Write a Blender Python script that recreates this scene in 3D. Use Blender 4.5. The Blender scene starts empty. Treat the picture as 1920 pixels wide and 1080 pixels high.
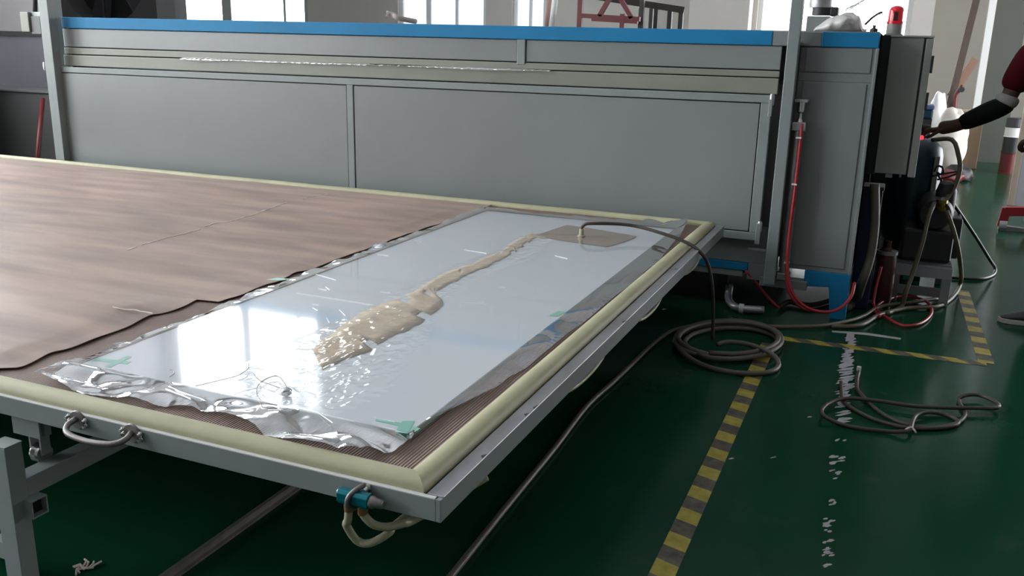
import bpy, bmesh, math, random
from mathutils import Vector, Matrix, noise
import numpy as np
random.seed(7)
S = bpy.context.scene
COL = S.collection
V = Vector

# ------------------------------------------------------------------ camera
H = 1.45
FOC = 1660.0                       # focal length in pixels of a 1920 wide frame
CX = V((0.91961858, 0.39222128, 0.02154354))
CY = V((-0.12285387, 0.23508894, 0.96417847))
FW = V((-0.37310667, 0.88932315, -0.26437805))
cam_d = bpy.data.cameras.new('camera')
cam = bpy.data.objects.new('camera', cam_d)
COL.objects.link(cam)
cam_d.sensor_width = 36.0
cam_d.lens = 36.0 * FOC / 1920.0
cam_d.clip_end = 200
m = Matrix.Identity(4)
for i in range(3):
    m[i][0] = CX[i]; m[i][1] = CY[i]; m[i][2] = -FW[i]
m[2][3] = H
cam.matrix_world = m
S.camera = cam

# ------------------------------------------------------------------ world, exposure
W = bpy.data.worlds.new('overcast_sky'); S.world = W
W.use_nodes = True
W.node_tree.nodes['Background'].inputs[0].default_value = (0.80, 0.90, 1.0, 1)
W.node_tree.nodes['Background'].inputs[1].default_value = 1.0
S.view_settings.view_transform = 'Standard'
S.view_settings.look = 'None'
S.view_settings.gamma = 1
S.view_settings.use_curve_mapping = False
S.view_settings.exposure = 0.0
WIN_LEFT = 11.0        # radiance of the overcast daylight in the panes of each wall
WIN_BACK = 6.5
WIN_SOFT = 1.3
WIN_REAR = 0.1
WIN_RIGHT = 13.0


def ray(px, py):
    return FW * FOC + CX * (px - 960) - CY * (py - 540)


def at(px, py, x=None, y=None, z=None):
    """point of the real plane x=, y= or z= that the photograph shows at a pixel"""
    d = ray(px, py)
    if z is not None: t = (z - H) / d.z
    elif y is not None: t = y / d.y
    else: t = x / d.x
    return V((0, 0, H)) + d * t

# ------------------------------------------------------------------ materials
def mat(name, col, rough=0.5, metal=0.0, spec=0.5, bump=0.0, bscale=30.0, var=0.0, vscale=3.0, stretch=(1, 1, 1),
        emit=None, estr=0.0, trans=0.0, coat=0.0):
    mt = bpy.data.materials.new(name); mt.use_nodes = True
    nt = mt.node_tree; N = nt.nodes; L = nt.links
    b = N['Principled BSDF']
    b.inputs['Base Color'].default_value = (*col, 1)
    b.inputs['Roughness'].default_value = rough
    b.inputs['Metallic'].default_value = metal
    b.inputs['Specular IOR Level'].default_value = spec
    b.inputs['Transmission Weight'].default_value = trans
    b.inputs['Coat Weight'].default_value = coat
    if emit:
        b.inputs['Emission Color'].default_value = (*emit, 1)
        b.inputs['Emission Strength'].default_value = estr
    if var or bump:
        tc = N.new('ShaderNodeTexCoord'); mp = N.new('ShaderNodeMapping')
        mp.inputs['Scale'].default_value = stretch
        L.new(tc.outputs['Object'], mp.inputs['Vector'])
    if var:
        n = N.new('ShaderNodeTexNoise'); n.inputs['Scale'].default_value = vscale
        n.inputs['Detail'].default_value = 6; n.inputs['Roughness'].default_value = 0.65
        L.new(mp.outputs[0], n.inputs['Vector'])
        r = N.new('ShaderNodeValToRGB')
        r.color_ramp.elements[0].position = 0.3; r.color_ramp.elements[1].position = 0.7
        r.color_ramp.elements[0].color = (*[c * (1 - var) for c in col], 1)
        r.color_ramp.elements[1].color = (*[min(1, c * (1 + var)) for c in col], 1)
        L.new(n.outputs['Fac'], r.inputs[0]); L.new(r.outputs[0], b.inputs['Base Color'])
    if bump:
        n2 = N.new('ShaderNodeTexNoise'); n2.inputs['Scale'].default_value = bscale; n2.inputs['Detail'].default_value = 4
        L.new(mp.outputs[0], n2.inputs['Vector'])
        bp = N.new('ShaderNodeBump'); bp.inputs['Strength'].default_value = bump; bp.inputs['Distance'].default_value = 0.01
        L.new(n2.outputs['Fac'], bp.inputs['Height']); L.new(bp.outputs[0], b.inputs['Normal'])
    return mt


def lit_pane(name, col, s):
    mt = bpy.data.materials.new(name); mt.use_nodes = True
    nt = mt.node_tree; nt.nodes.remove(nt.nodes['Principled BSDF'])
    e = nt.nodes.new('ShaderNodeEmission'); e.inputs[0].default_value = (*col, 1); e.inputs[1].default_value = s
    nt.links.new(e.outputs[0], nt.nodes['Material Output'].inputs[0])
    return mt


def film_mat(name, haze, gloss, tint=(0.9, 0.9, 0.93), bump=0.0, bscale=40):
    """clear plastic film: sees through, mirrors, a trace of haze"""
    mt = bpy.data.materials.new(name); mt.use_nodes = True
    nt = mt.node_tree; N = nt.nodes; L = nt.links
    N.remove(N['Principled BSDF'])
    tr = N.new('ShaderNodeBsdfTransparent'); tr.inputs[0].default_value = (0.97, 0.97, 0.97, 1)
    gl = N.new('ShaderNodeBsdfGlossy'); gl.inputs['Roughness'].default_value = 0.06
    gl.inputs['Color'].default_value = (1, 1, 1, 1)
    df = N.new('ShaderNodeBsdfDiffuse'); df.inputs[0].default_value = (*tint, 1)
    m1 = N.new('ShaderNodeMixShader'); m1.inputs[0].default_value = haze
    L.new(tr.outputs[0], m1.inputs[1]); L.new(df.outputs[0], m1.inputs[2])
    # Schlick reflectance of a thin sheet, the same from both sides
    ge = N.new('ShaderNodeNewGeometry'); fr = N.new('ShaderNodeVectorMath'); fr.operation = 'DOT_PRODUCT'
    L.new(ge.outputs['Incoming'], fr.inputs[1]); L.new(ge.outputs['Normal'], fr.inputs[0])
    def mth(op, a, b, src):
        n_ = N.new('ShaderNodeMath'); n_.operation = op; n_.use_clamp = True
        for i_, v_ in ((0, a), (1, b)):
            if v_ is None: L.new(src, n_.inputs[i_])
            else: n_.inputs[i_].default_value = v_
        return n_.outputs[0]
    ab = N.new('ShaderNodeMath'); ab.operation = 'ABSOLUTE'; L.new(fr.outputs['Value'], ab.inputs[0])
    f5 = mth('POWER', None, 5.0, mth('SUBTRACT', 1.0, None, ab.outputs[0]))
    sch = N.new('ShaderNodeMath'); sch.operation = 'MULTIPLY_ADD'; sch.inputs[1].default_value = 0.95; sch.inputs[2].default_value = 0.05
    L.new(f5, sch.inputs[0])
    ma = N.new('ShaderNodeMath'); ma.operation = 'MULTIPLY_ADD'; ma.use_clamp = True
    ma.inputs[1].default_value = gloss; ma.inputs[2].default_value = 0.0
    L.new(sch.outputs[0], ma.inputs[0])
    m2 = N.new('ShaderNodeMixShader')
    L.new(ma.outputs[0], m2.inputs[0]); L.new(m1.outputs[0], m2.inputs[1]); L.new(gl.outputs[0], m2.inputs[2])
    L.new(m2.outputs[0], N['Material Output'].inputs[0])
    if bump:
        tc = N.new('ShaderNodeTexCoord'); n2 = N.new('ShaderNodeTexNoise')
        n2.inputs['Scale'].default_value = bscale; n2.inputs['Detail'].default_value = 3
        L.new(tc.outputs['Object'], n2.inputs['Vector'])
        bp = N.new('ShaderNodeBump'); bp.inputs['Strength'].default_value = bump; bp.inputs['Distance'].default_value = 0.01
        L.new(n2.outputs['Fac'], bp.inputs['Height']); L.new(bp.outputs[0], gl.inputs['Normal']); L.new(bp.outputs[0], fr.inputs[0])
    return mt


M = {}
M['grey'] = mat('machine_grey_paint', (0.235, 0.247, 0.247), 0.33, var=0.05, vscale=1.6, bump=0.22, bscale=2.0)
M['grey2'] = mat('frame_grey_paint', (0.25, 0.275, 0.272), 0.42, var=0.07, vscale=4, bump=0.02)
M['olive'] = mat('greenish_grey_lining', (0.25, 0.255, 0.215), 0.38, var=0.08, vscale=3)
M['blue'] = mat('blue_paint', (0.010, 0.20, 0.42), 0.55, spec=0.3, var=0.08, vscale=2.5)
M['dark'] = mat('dark_recess', (0.012, 0.013, 0.013), 0.7)  # near-black colour carries the shade of gaps, bores and recesses
def flat_mat(name, col):
    mt = bpy.data.materials.new(name); mt.use_nodes = True; nt = mt.node_tree; nt.nodes.remove(nt.nodes['Principled BSDF'])
    d = nt.nodes.new('ShaderNodeBsdfDiffuse'); d.inputs[0].default_value = (*col, 1); nt.links.new(d.outputs[0], nt.nodes['Material Output'].inputs[0])
    return mt
M['void'] = flat_mat('side_shade_black', (0.012, 0.012, 0.013))  # shade on the furnace's right end put into a matte black
M['black'] = mat('black_rubber', (0.018, 0.018, 0.02), 0.5)
M['cab'] = mat('cabinet_taupe_paint', (0.29, 0.292, 0.27), 0.42, var=0.05)
M['steel'] = mat('worn_steel', (0.42, 0.41, 0.43), 0.42, metal=0.75, var=0.2, vscale=9, stretch=(1, 0.3, 1), bump=0.05)
M['chrome'] = mat('bright_metal', (0.7, 0.68, 0.68), 0.22, metal=1.0)
M['handle'] = mat('worn_dark_steel', (0.24, 0.215, 0.21), 0.42, metal=0.6, var=0.2, vscale=20)
M['foam'] = mat('cream_silicone_seal', (0.43, 0.41, 0.26), 0.55, var=0.16, vscale=5, stretch=(0.6, 0.6, 1), bump=0.04, bscale=25)
M['teal'] = mat('teal_anodised', (0.0, 0.16, 0.20), 0.28, metal=0.35)
M['tube'] = mat('milky_tube', (0.42, 0.40, 0.27), 0.4, var=0.1, vscale=10)
M['copper'] = mat('copper_clip', (0.42, 0.19, 0.10), 0.35, metal=0.7)
M['red'] = mat('red_plastic_tube', (0.42, 0.03, 0.04), 0.35)
M['redpaint'] = mat('red_paint', (0.12, 0.012, 0.013), 0.45, var=0.1)
M['hose'] = mat('grey_brown_hose', (0.115, 0.098, 0.076), 0.5, var=0.12, vscale=8)
M['hosedark'] = mat('dark_brown_hose', (0.055, 0.042, 0.034), 0.5, var=0.1, vscale=8)
M['hosetan'] = mat('tan_hose', (0.13, 0.105, 0.07), 0.5)
M['cord'] = mat('dark_green_cord', (0.012, 0.02, 0.02), 0.4)
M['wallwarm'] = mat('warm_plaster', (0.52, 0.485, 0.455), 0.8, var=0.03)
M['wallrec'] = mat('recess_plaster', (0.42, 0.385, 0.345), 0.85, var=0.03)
M['wallshade'] = mat('shaded_plaster', (0.22, 0.21, 0.20), 0.85)  # darker plaster on the unseen walls to cut bounced light
M['wallgrey'] = mat('mauve_grey_plaster', (0.33, 0.31, 0.325), 0.8, var=0.03)
M['walldark'] = mat('blue_grey_dado', (0.14, 0.14, 0.165), 0.7, var=0.04)
M['ceil'] = mat('ceiling_white', (0.66, 0.68, 0.71), 0.9)
M['white'] = mat('white_pvc', (0.72, 0.71, 0.70), 0.4)
M['column'] = mat('column_green_grey', (0.075, 0.080, 0.069), 0.6, var=0.03)
M['wood'] = mat('brown_timber', (0.085, 0.06, 0.046), 0.6, var=0.2, vscale=6, stretch=(4, 4, 0.5))
M['woodlight'] = mat('pale_timber', (0.45, 0.36, 0.28), 0.6, var=0.1)
M['card'] = mat('brown_cardboard', (0.20, 0.135, 0.085), 0.7, var=0.1)
M['sack'] = mat('white_sack', (0.62, 0.57, 0.52), 0.7, bump=0.2, bscale=9)
M['bag'] = mat('dusty_plastic_bag', (0.60, 0.57, 0.55), 0.35, bump=0.3, bscale=12)
M['navy'] = mat('navy_tank_paint', (0.006, 0.03, 0.05), 0.35)
M['motor'] = mat('dark_motor_grey', (0.035, 0.033, 0.036), 0.5)
M['brass'] = mat('brass', (0.30, 0.22, 0.06), 0.35, metal=0.9)
M['darkred'] = mat('dark_red_paint', (0.06, 0.008, 0.008), 0.5)
M['glass'] = mat('white_laminate', (0.80, 0.835, 0.88), 0.09, spec=0.5)
M['glassedge'] = mat('green_glass_edge', (0.22, 0.30, 0.29), 0.15)
M['breather'] = mat('tan_breather_cloth', (0.64, 0.52, 0.385), 0.75, bump=0.2, bscale=220, var=0.08, vscale=14)
M['patch'] = mat('brown_breather_cloth', (0.36, 0.27, 0.21), 0.75, bump=0.2, bscale=220, var=0.05)
M['tape'] = mat('mint_tape', (0.30, 0.66, 0.55), 0.3)
M['fringe'] = mat('frayed_thread', (0.62, 0.54, 0.46), 0.8)
M['skin'] = mat('skin', (0.07, 0.034, 0.026), 0.6, spec=0.2)
M['shirt'] = mat('dark_red_jersey', (0.04, 0.0006, 0.004), 0.8, spec=0.08)
M['cuff'] = mat('pale_grey_cuff', (0.22, 0.20, 0.20), 0.8)
M['sleeve'] = mat('black_arm_sleeve', (0.003, 0.003, 0.0035), 0.7, spec=0.08)
M['trouser'] = mat('black_trousers', (0.02, 0.019, 0.021), 0.8, spec=0.08)
M['hair'] = mat('black_hair', (0.008, 0.007, 0.007), 0.5)
M['shoe'] = mat('dark_sneaker', (0.035, 0.034, 0.038), 0.7)
M['sole'] = mat('pale_sole', (0.30, 0.28, 0.26), 0.7)
M['dome'] = mat('red_beacon_lens', (0.62, 0.005, 0.02), 0.15, emit=(1.0, 0.01, 0.03), estr=0.12, coat=0.6)
M['led'] = lit_pane('red_pilot_lamp', (1.0, 0.03, 0.05), 2.2)
M['film'] = film_mat('clear_film', 0.012, 1.25)
M['apron'] = film_mat('clear_film_doubled', 0.16, 7.0, tint=(0.62, 0.59, 0.66), bump=0.03, bscale=9)
M['apron_soft'] = film_mat('clear_film_single', 0.24, 3.6, tint=(0.62, 0.59, 0.67), bump=0.02, bscale=9)
M['pane_left'] = lit_pane('daylit_pane_left', (0.93, 0.97, 1.0), WIN_LEFT)
M['pane_back'] = lit_pane('daylit_pane_back', (0.94, 0.98, 1.0), WIN_BACK)
M['pane_soft'] = lit_pane('daylit_pane_soft', (0.78, 0.89, 1.0), WIN_SOFT)
M['pane_soft2'] = lit_pane('reflection_pane_recess', (0.85, 0.93, 1.0), 1.6)
M['pane_right'] = lit_pane('daylit_pane_right', (0.95, 0.98, 1.0), WIN_RIGHT)
M['pane_rear'] = lit_pane('daylit_pane_rear', (0.95, 0.97, 1.0), WIN_REAR)


def floor_material():
    mt = bpy.data.materials.new('green_epoxy_floor'); mt.use_nodes = True
    nt = mt.node_tree; N = nt.nodes; L = nt.links; b = N['Principled BSDF']
    tc = N.new('ShaderNodeTexCoord')
    n = N.new('ShaderNodeTexNoise'); n.inputs['Scale'].default_value = 1.3; n.inputs['Detail'].default_value = 7; n.inputs['Roughness'].default_value = 0.6
    L.new(tc.outputs['Object'], n.inputs['Vector'])
    r = N.new('ShaderNodeValToRGB')
    e = r.color_ramp.elements
    e[0].position = 0.30; e[0].color = (0.0042, 0.040, 0.018, 1)
    e[1].position = 0.72; e[1].color = (0.008, 0.054, 0.030, 1)
    L.new(n.outputs['Fac'], r.inputs[0])
    n3 = N.new('ShaderNodeTexNoise'); n3.inputs['Scale'].default_value = 5; n3.inputs['Detail'].default_value = 8
    L.new(tc.outputs['Object'], n3.inputs['Vector'])
    r3 = N.new('ShaderNodeValToRGB'); r3.color_ramp.elements[0].position = 0.62; r3.color_ramp.elements[1].position = 0.8
    L.new(n3.outputs['Fac'], r3.inputs[0])
    mx = N.new('ShaderNodeMix'); mx.data_type = 'RGBA'; mx.inputs['B'].default_value = (0.06, 0.075, 0.062, 1)
    ml = N.new('ShaderNodeMath'); ml.operation = 'MULTIPLY'; ml.inputs[1].default_value = 0.35
    L.new(r3.outputs[0], ml.inputs[0]); L.new(ml.outputs[0], mx.inputs['Factor']); L.new(r.outputs[0], mx.inputs['A'])
    L.new(mx.outputs['Result'], b.inputs['Base Color'])
    mr = N.new('ShaderNodeMapRange'); mr.inputs['To Min'].default_value = 0.10; mr.inputs['To Max'].default_value = 0.24
    L.new(n3.outputs['Fac'], mr.inputs['Value']); L.new(mr.outputs[0], b.inputs['Roughness'])
    b.inputs['Specular IOR Level'].default_value = 0.07
    bp = N.new('ShaderNodeBump'); bp.inputs['Strength'].default_value = 0.12; bp.inputs['Distance'].default_value = 0.004
    n4 = N.new('ShaderNodeTexNoise'); n4.inputs['Scale'].default_value = 9
    L.new(tc.outputs['Object'], n4.inputs['Vector']); L.new(n4.outputs['Fac'], bp.inputs['Height']); L.new(bp.outputs[0], b.inputs['Normal'])
    return mt


def mat_material():
    """red-brown rubber mat with fine ribs running away from the camera"""
    mt = mat('ribbed_brown_mat', (0.215, 0.145, 0.118), 0.6, var=0.16, vscale=6)
    nt = mt.node_tree; N = nt.nodes; L = nt.links; b = N['Principled BSDF']
    tc = N.new('ShaderNodeTexCoord'); sx = N.new('ShaderNodeSeparateXYZ')
    L.new(tc.outputs['Object'], sx.inputs[0])
    mu = N.new('ShaderNodeMath'); mu.operation = 'MULTIPLY'; mu.inputs[1].default_value = 2 * math.pi / 0.0085
    sn = N.new('ShaderNodeMath'); sn.operation = 'SINE'
    L.new(sx.outputs[0], mu.inputs[0]); L.new(mu.outputs[0], sn.inputs[0])
    bp = N.new('ShaderNodeBump'); bp.inputs['Strength'].default_value = 0.8; bp.inputs['Distance'].default_value = 0.0018
    L.new(sn.outputs[0], bp.inputs['Height']); L.new(bp.outputs[0], b.inputs['Normal'])
    return mt


def cloth_material():
    mt = bpy.data.materials.new('brown_cover_cloth'); mt.use_nodes = True
    nt = mt.node_tree; N = nt.nodes; L = nt.links; b = N['Principled BSDF']
    tc = N.new('ShaderNodeTexCoord'); mp = N.new('ShaderNodeMapping'); mp.inputs['Scale'].default_value = (0.7, 3.2, 1)
    L.new(tc.outputs['Object'], mp.inputs['Vector'])
    n = N.new('ShaderNodeTexNoise'); n.inputs['Scale'].default_value = 2.2; n.inputs['Detail'].default_value = 5
    L.new(mp.outputs[0], n.inputs['Vector'])
    r = N.new('ShaderNodeValToRGB'); e = r.color_ramp.elements
    e[0].position = 0.32; e[0].color = (0.165, 0.090, 0.066, 1)
    e[1].position = 0.66; e[1].color = (0.335, 0.207, 0.148, 1)
    L.new(n.outputs['Fac'], r.inputs[0]); L.new(r.outputs[0], b.inputs['Base Color'])
    b.inputs['Roughness'].default_value = 0.5
    b.inputs['Sheen Weight'].default_value = 0.15
    bp = N.new('ShaderNodeBump'); bp.inputs['Strength'].default_value = 0.25; bp.inputs['Distance'].default_value = 0.01
    n2 = N.new('ShaderNodeTexNoise'); n2.inputs['Scale'].default_value = 4; n2.inputs['Detail'].default_value = 6
    L.new(mp.outputs[0], n2.inputs['Vector']); L.new(n2.outputs['Fac'], bp.inputs['Height']); L.new(bp.outputs[0], b.inputs['Normal'])
    return mt


def hazard_material(name, axis, pitch, skew, phase=0.0):
    """yellow and faded black diagonal stripes printed on floor tape"""
    mt = bpy.data.materials.new(name); mt.use_nodes = True
    nt = mt.node_tree; N = nt.nodes; L = nt.links; b = N['Principled BSDF']
    tc = N.new('ShaderNodeTexCoord'); sx = N.new('ShaderNodeSeparateXYZ'); L.new(tc.outputs['Object'], sx.inputs[0])
    a, c = (1, 0) if axis == 'y' else (0, 1)
    k = N.new('ShaderNodeMath'); k.operation = 'MULTIPLY_ADD'; k.inputs[1].default_value = skew
    L.new(sx.outputs[c], k.inputs[0]); L.new(sx.outputs[a], k.inputs[2])
    d = N.new('ShaderNodeMath'); d.operation = 'MULTIPLY_ADD'; d.inputs[1].default_value = 1 / pitch; d.inputs[2].default_value = 100 + phase
    L.new(k.outputs[0], d.inputs[0])
    f = N.new('ShaderNodeMath'); f.operation = 'FRACT'; L.new(d.outputs[0], f.inputs[0])
    g = N.new('ShaderNodeMath'); g.operation = 'GREATER_THAN'; g.inputs[1].default_value = 0.5; L.new(f.outputs[0], g.inputs[0])
    n = N.new('ShaderNodeTexNoise'); n.inputs['Scale'].default_value = 25; n.inputs['Detail'].default_value = 6
    L.new(tc.outputs['Object'], n.inputs['Vector'])
    ry = N.new('ShaderNodeValToRGB'); ry.color_ramp.elements[0].color = (0.28, 0.215, 0.02, 1); ry.color_ramp.elements[1].color = (0.42, 0.34, 0.05, 1)
    rb = N.new('ShaderNodeValToRGB'); rb.color_ramp.elements[0].color = (0.035, 0.03, 0.022, 1); rb.color_ramp.elements[1].color = (0.13, 0.105, 0.075, 1)
    for q in (ry, rb):
        q.color_ramp.elements[0].position = 0.35; q.color_ramp.elements[1].position = 0.7
        L.new(n.outputs['Fac'], q.inputs[0])
    mx = N.new('ShaderNodeMix'); mx.data_type = 'RGBA'
    L.new(g.outputs[0], mx.inputs['Factor']); L.new(rb.outputs[0], mx.inputs['A']); L.new(ry.outputs[0], mx.inputs['B'])
    L.new(mx.outputs['Result'], b.inputs['Base Color']); b.inputs['Roughness'].default_value = 0.5
    return mt


M['floor'] = floor_material()
M['mat'] = mat_material()
M['cloth'] = cloth_material()
M['hazy'] = hazard_material('hazard_stripes_along', 'y', 0.166, 0.30)
M['hazx'] = hazard_material('hazard_stripes_across', 'x', 0.165, 1.0)
M['hazy2'] = hazard_material('hazard_stripes_far', 'y', 0.20, 0.15)
M['paint'] = mat('worn_white_paint', (0.40, 0.375, 0.39), 0.6, var=0.2, vscale=20)

# ------------------------------------------------------------------ mesh helpers
WOFF = {}


def link(name, me, mt, parent=None, smooth=False):
    o = bpy.data.objects.new(name, me); COL.objects.link(o)
    if mt is not None and not me.materials: me.materials.append(mt)
    if smooth:
        me.polygons.foreach_set('use_smooth', [True] * len(me.polygons))
    if parent is not None:
        o.parent = parent
        o.location = -WOFF.get(parent.name, V((0, 0, 0)))
    WOFF[o.name] = V((0, 0, 0))
    return o


def bmo(name, bm, mt, parent=None, smooth=False, bevel=0.0):
    me = bpy.data.meshes.new(name); bm.to_mesh(me); bm.free()
    o = link(name, me, mt, parent, smooth)
    if bevel:
        md = o.modifiers.new('bevel', 'BEVEL'); md.width = bevel; md.segments = 2; md.limit_method = 'ANGLE'
    return o


def thing(name, loc, label, cat, group=None):
    o = bpy.data.objects.new(name, None); COL.objects.link(o)
    o.empty_display_size = 0.1
    o.location = loc; WOFF[o.name] = V(loc)
    o['label'] = label; o['category'] = cat
    if group: o['group'] = group
    return o


def tag(o, label, cat, group=None):
    o['label'] = label; o['category'] = cat
    if group: o['group'] = group
    return o


def struct(o):
    o['kind'] = 'structure'; return o


def box(bm, x0, x1, y0, y1, z0, z1):
    vs = [bm.verts.new(p) for p in ((x0, y0, z0), (x1, y0, z0), (x1, y1, z0), (x0, y1, z0), (x0, y0, z1), (x1, y0, z1), (x1, y1, z1), (x0, y1, z1))]
    for f in ((0, 3, 2, 1), (4, 5, 6, 7), (0, 1, 5, 4), (1, 2, 6, 5), (2, 3, 7, 6), (3, 0, 4, 7)):
        bm.faces.new([vs[i] for i in f])
    return vs


def B(name, mt, b, parent=None, bevel=0.0):
    bm = bmesh.new()
    for q in (b if isinstance(b[0], (tuple, list)) else [b]): box(bm, *q)
    return bmo(name, bm, mt, parent, bevel=bevel)


def slopebox(bm, x0, x1, y0, y1, zl, zr):
    """box whose bottom and top run from (zl) at x0 to (zr) at x1"""
    vs = [bm.verts.new(p) for p in ((x0, y0, zl[0]), (x1, y0, zr[0]), (x1, y1, zr[0]), (x0, y1, zl[0]), (x0, y0, zl[1]), (x1, y0, zr[1]), (x1, y1, zr[1]), (x0, y1, zl[1]))]
    for f in ((0, 3, 2, 1), (4, 5, 6, 7), (0, 1, 5, 4), (1, 2, 6, 5), (2, 3, 7, 6), (3, 0, 4, 7)):
        bm.faces.new([vs[i] for i in f])


def spline(pts, step=0.02, closed=False):
    """Catmull-Rom through the points"""
    P = [V(p) for p in pts]; out = []
    n = len(P)
    for i in range(n if closed else n - 1):
        p0 = P[(i - 1) % n] if closed or i > 0 else P[0] * 2 - P[1]
        p1 = P[i]; p2 = P[(i + 1) % n]
        p3 = P[(i + 2) % n] if closed or i + 2 < n else P[-1] * 2 - P[-2]
        k = max(2, int((p2 - p1).length / step))
        for j in range(k):
            t = j / k
            out.append(0.5 * ((2 * p1) + (p2 - p0) * t + (2 * p0 - 5 * p1 + 4 * p2 - p3) * t * t + (3 * p1 - p0 - 3 * p2 + p3) * t ** 3))
    if not closed: out.append(P[-1])
    return out


def tube(bm, pts, r, seg=10, caps=True, closed=False):
    n = len(pts)
    if n < 2: return
    rr = r if isinstance(r, (list, tuple)) else [r] * n
    T = []
    for i in range(n):
        a = pts[(i - 1) % n] if closed or i else pts[i]
        b = pts[(i + 1) % n] if closed or i < n - 1 else pts[i]
        t = (V(b) - V(a)); T.append(t.normalized() if t.length > 1e-9 else (T[-1] if T else V((0, 0, 1))))
    u = T[0].orthogonal().normalized(); rings = []
    for i in range(n):
        u = (u - T[i] * u.dot(T[i]))
        u = u.normalized() if u.length > 1e-6 else T[i].orthogonal().normalized()
        w = T[i].cross(u)
        rings.append([bm.verts.new(V(pts[i]) + (u * math.cos(2 * math.pi * k / seg) + w * math.sin(2 * math.pi * k / seg)) * rr[i]) for k in range(seg)])
    for i in range(n if closed else n - 1):
        a, b = rings[i], rings[(i + 1) % n]
        for k in range(seg):
            bm.faces.new((a[k], a[(k + 1) % seg], b[(k + 1) % seg], b[k]))
    if caps and not closed:
        bm.faces.new(rings[0][::-1]); bm.faces.new(rings[-1])


def TB(name, mt, pts, r, parent=None, seg=10, smooth=True, sp=True, step=0.02):
    bm = bmesh.new(); tube(bm, spline(pts, step) if sp else [V(p) for p in pts], r, seg)
    return bmo(name, bm, mt, parent, smooth)


def lathe(bm, prof, c, axis='z', seg=24):
    """prof: (radius, height) pairs around an axis through c"""
    rings = []
    for r, h in prof:
        ring = []
        for k in range(seg):
            a = 2 * math.pi * k / seg
            x, y = max(r, 1e-4) * math.cos(a), max(r, 1e-4) * math.sin(a)
            p = {'z': (x, y, h), 'y': (x, h, y), 'x': (h, x, y)}[axis]
            ring.append(bm.verts.new(V(c) + V(p)))
        rings.append(ring)
    for a, b in zip(rings, rings[1:]):
        for k in range(seg):
            bm.faces.new((a[k], a[(k + 1) % seg], b[(k + 1) % seg], b[k]))
    bm.faces.new(rings[0][::-1]); bm.faces.new(rings[-1])
    bmesh.ops.recalc_face_normals(bm, faces=bm.faces)


def LT(name, mt, prof, c, axis='z', parent=None, seg=24, smooth=True):
    bm = bmesh.new(); lathe(bm, prof, c, axis, seg)
    o = bmo(name, bm, mt, parent, smooth)
    if smooth:
        md = o.modifiers.new('edges', 'EDGE_SPLIT'); md.split_angle = math.radians(40)
    return o


def prism(bm, poly, z0, z1):
    a = [bm.verts.new((p[0], p[1], z0)) for p in poly]; b = [bm.verts.new((p[0], p[1], z1)) for p in poly]
    n = len(poly)
    bm.faces.new(a[::-1]); bm.faces.new(b)
    for i in range(n): bm.faces.new((a[i], a[(i + 1) % n], b[(i + 1) % n], b[i]))
    bmesh.ops.recalc_face_normals(bm, faces=bm.faces)


def extr_y(bm, poly_xz, y0, y1):
    a = [bm.verts.new((p[0], y0, p[1])) for p in poly_xz]; b = [bm.verts.new((p[0], y1, p[1])) for p in poly_xz]
    n = len(poly_xz)
    bm.faces.new(a); bm.faces.new(b[::-1])
    for i in range(n): bm.faces.new((a[i], a[(i + 1) % n], b[(i + 1) % n], b[i]))
    bmesh.ops.recalc_face_normals(bm, faces=bm.faces)


def beam(bm, a, b, w, h):
    """square bar from a to b"""
    a, b = V(a), V(b); t = (b - a).normalized()
    u = t.cross(V((0, 1, 0)));
    u = u.normalized() if u.length > 1e-3 else V((1, 0, 0))
    v = t.cross(u)
    vs = []
    for p in (a, b):
        for s, q in ((-1, -1), (1, -1), (1, 1), (-1, 1)):
            vs.append(bm.verts.new(p + u * s * w / 2 + v * q * h / 2))
    for f in ((0, 1, 2, 3), (7, 6, 5, 4), (0, 4, 5, 1), (1, 5, 6, 2), (2, 6, 7, 3), (3, 7, 4, 0)):
        bm.faces.new([vs[i] for i in f])
    bmesh.ops.recalc_face_normals(bm, faces=bm.faces)

# ------------------------------------------------------------------ the hall
YB = 14.4; XL = -14.6; XR = 4.6; YR = -6.0; ZC = 8.0
struct(B('floor', M['floor'], (XL - .2, XR + .2, YR - .2, YB + 3.2, -0.1, 0)))
struct(B('ceiling', M['ceil'], (XL - .2, XR + .2, YR - .2, YB + 3.2, ZC, ZC + 0.1)))


def wall_with_holes(name, mt, axis, pos, thick, a0, a1, holes, z1=ZC):
    """wall across `axis` at pos; holes = (a, b, z0, z1)"""
    bm = bmesh.new()
    cuts = sorted(set([a0, a1] + [h[0] for h in holes] + [h[1] for h in holes]))
    for p, q in zip(cuts, cuts[1:]):
        hs = sorted([h for h in holes if h[0] <= p + 1e-6 and h[1] >= q - 1e-6], key=lambda h: h[2])
        z = 0.0; spans = []
        for h in hs:
            if h[2] > z: spans.append((z, h[2]))
            z = h[3]
        if z < z1: spans.append((z, z1))
        for s in spans:
            if axis == 'y': box(bm, p, q, pos, pos + thick, s[0], s[1])
            else: box(bm, pos, pos + thick, p, q, s[0], s[1])
    return struct(bmo(name, bm, mt))


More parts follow.
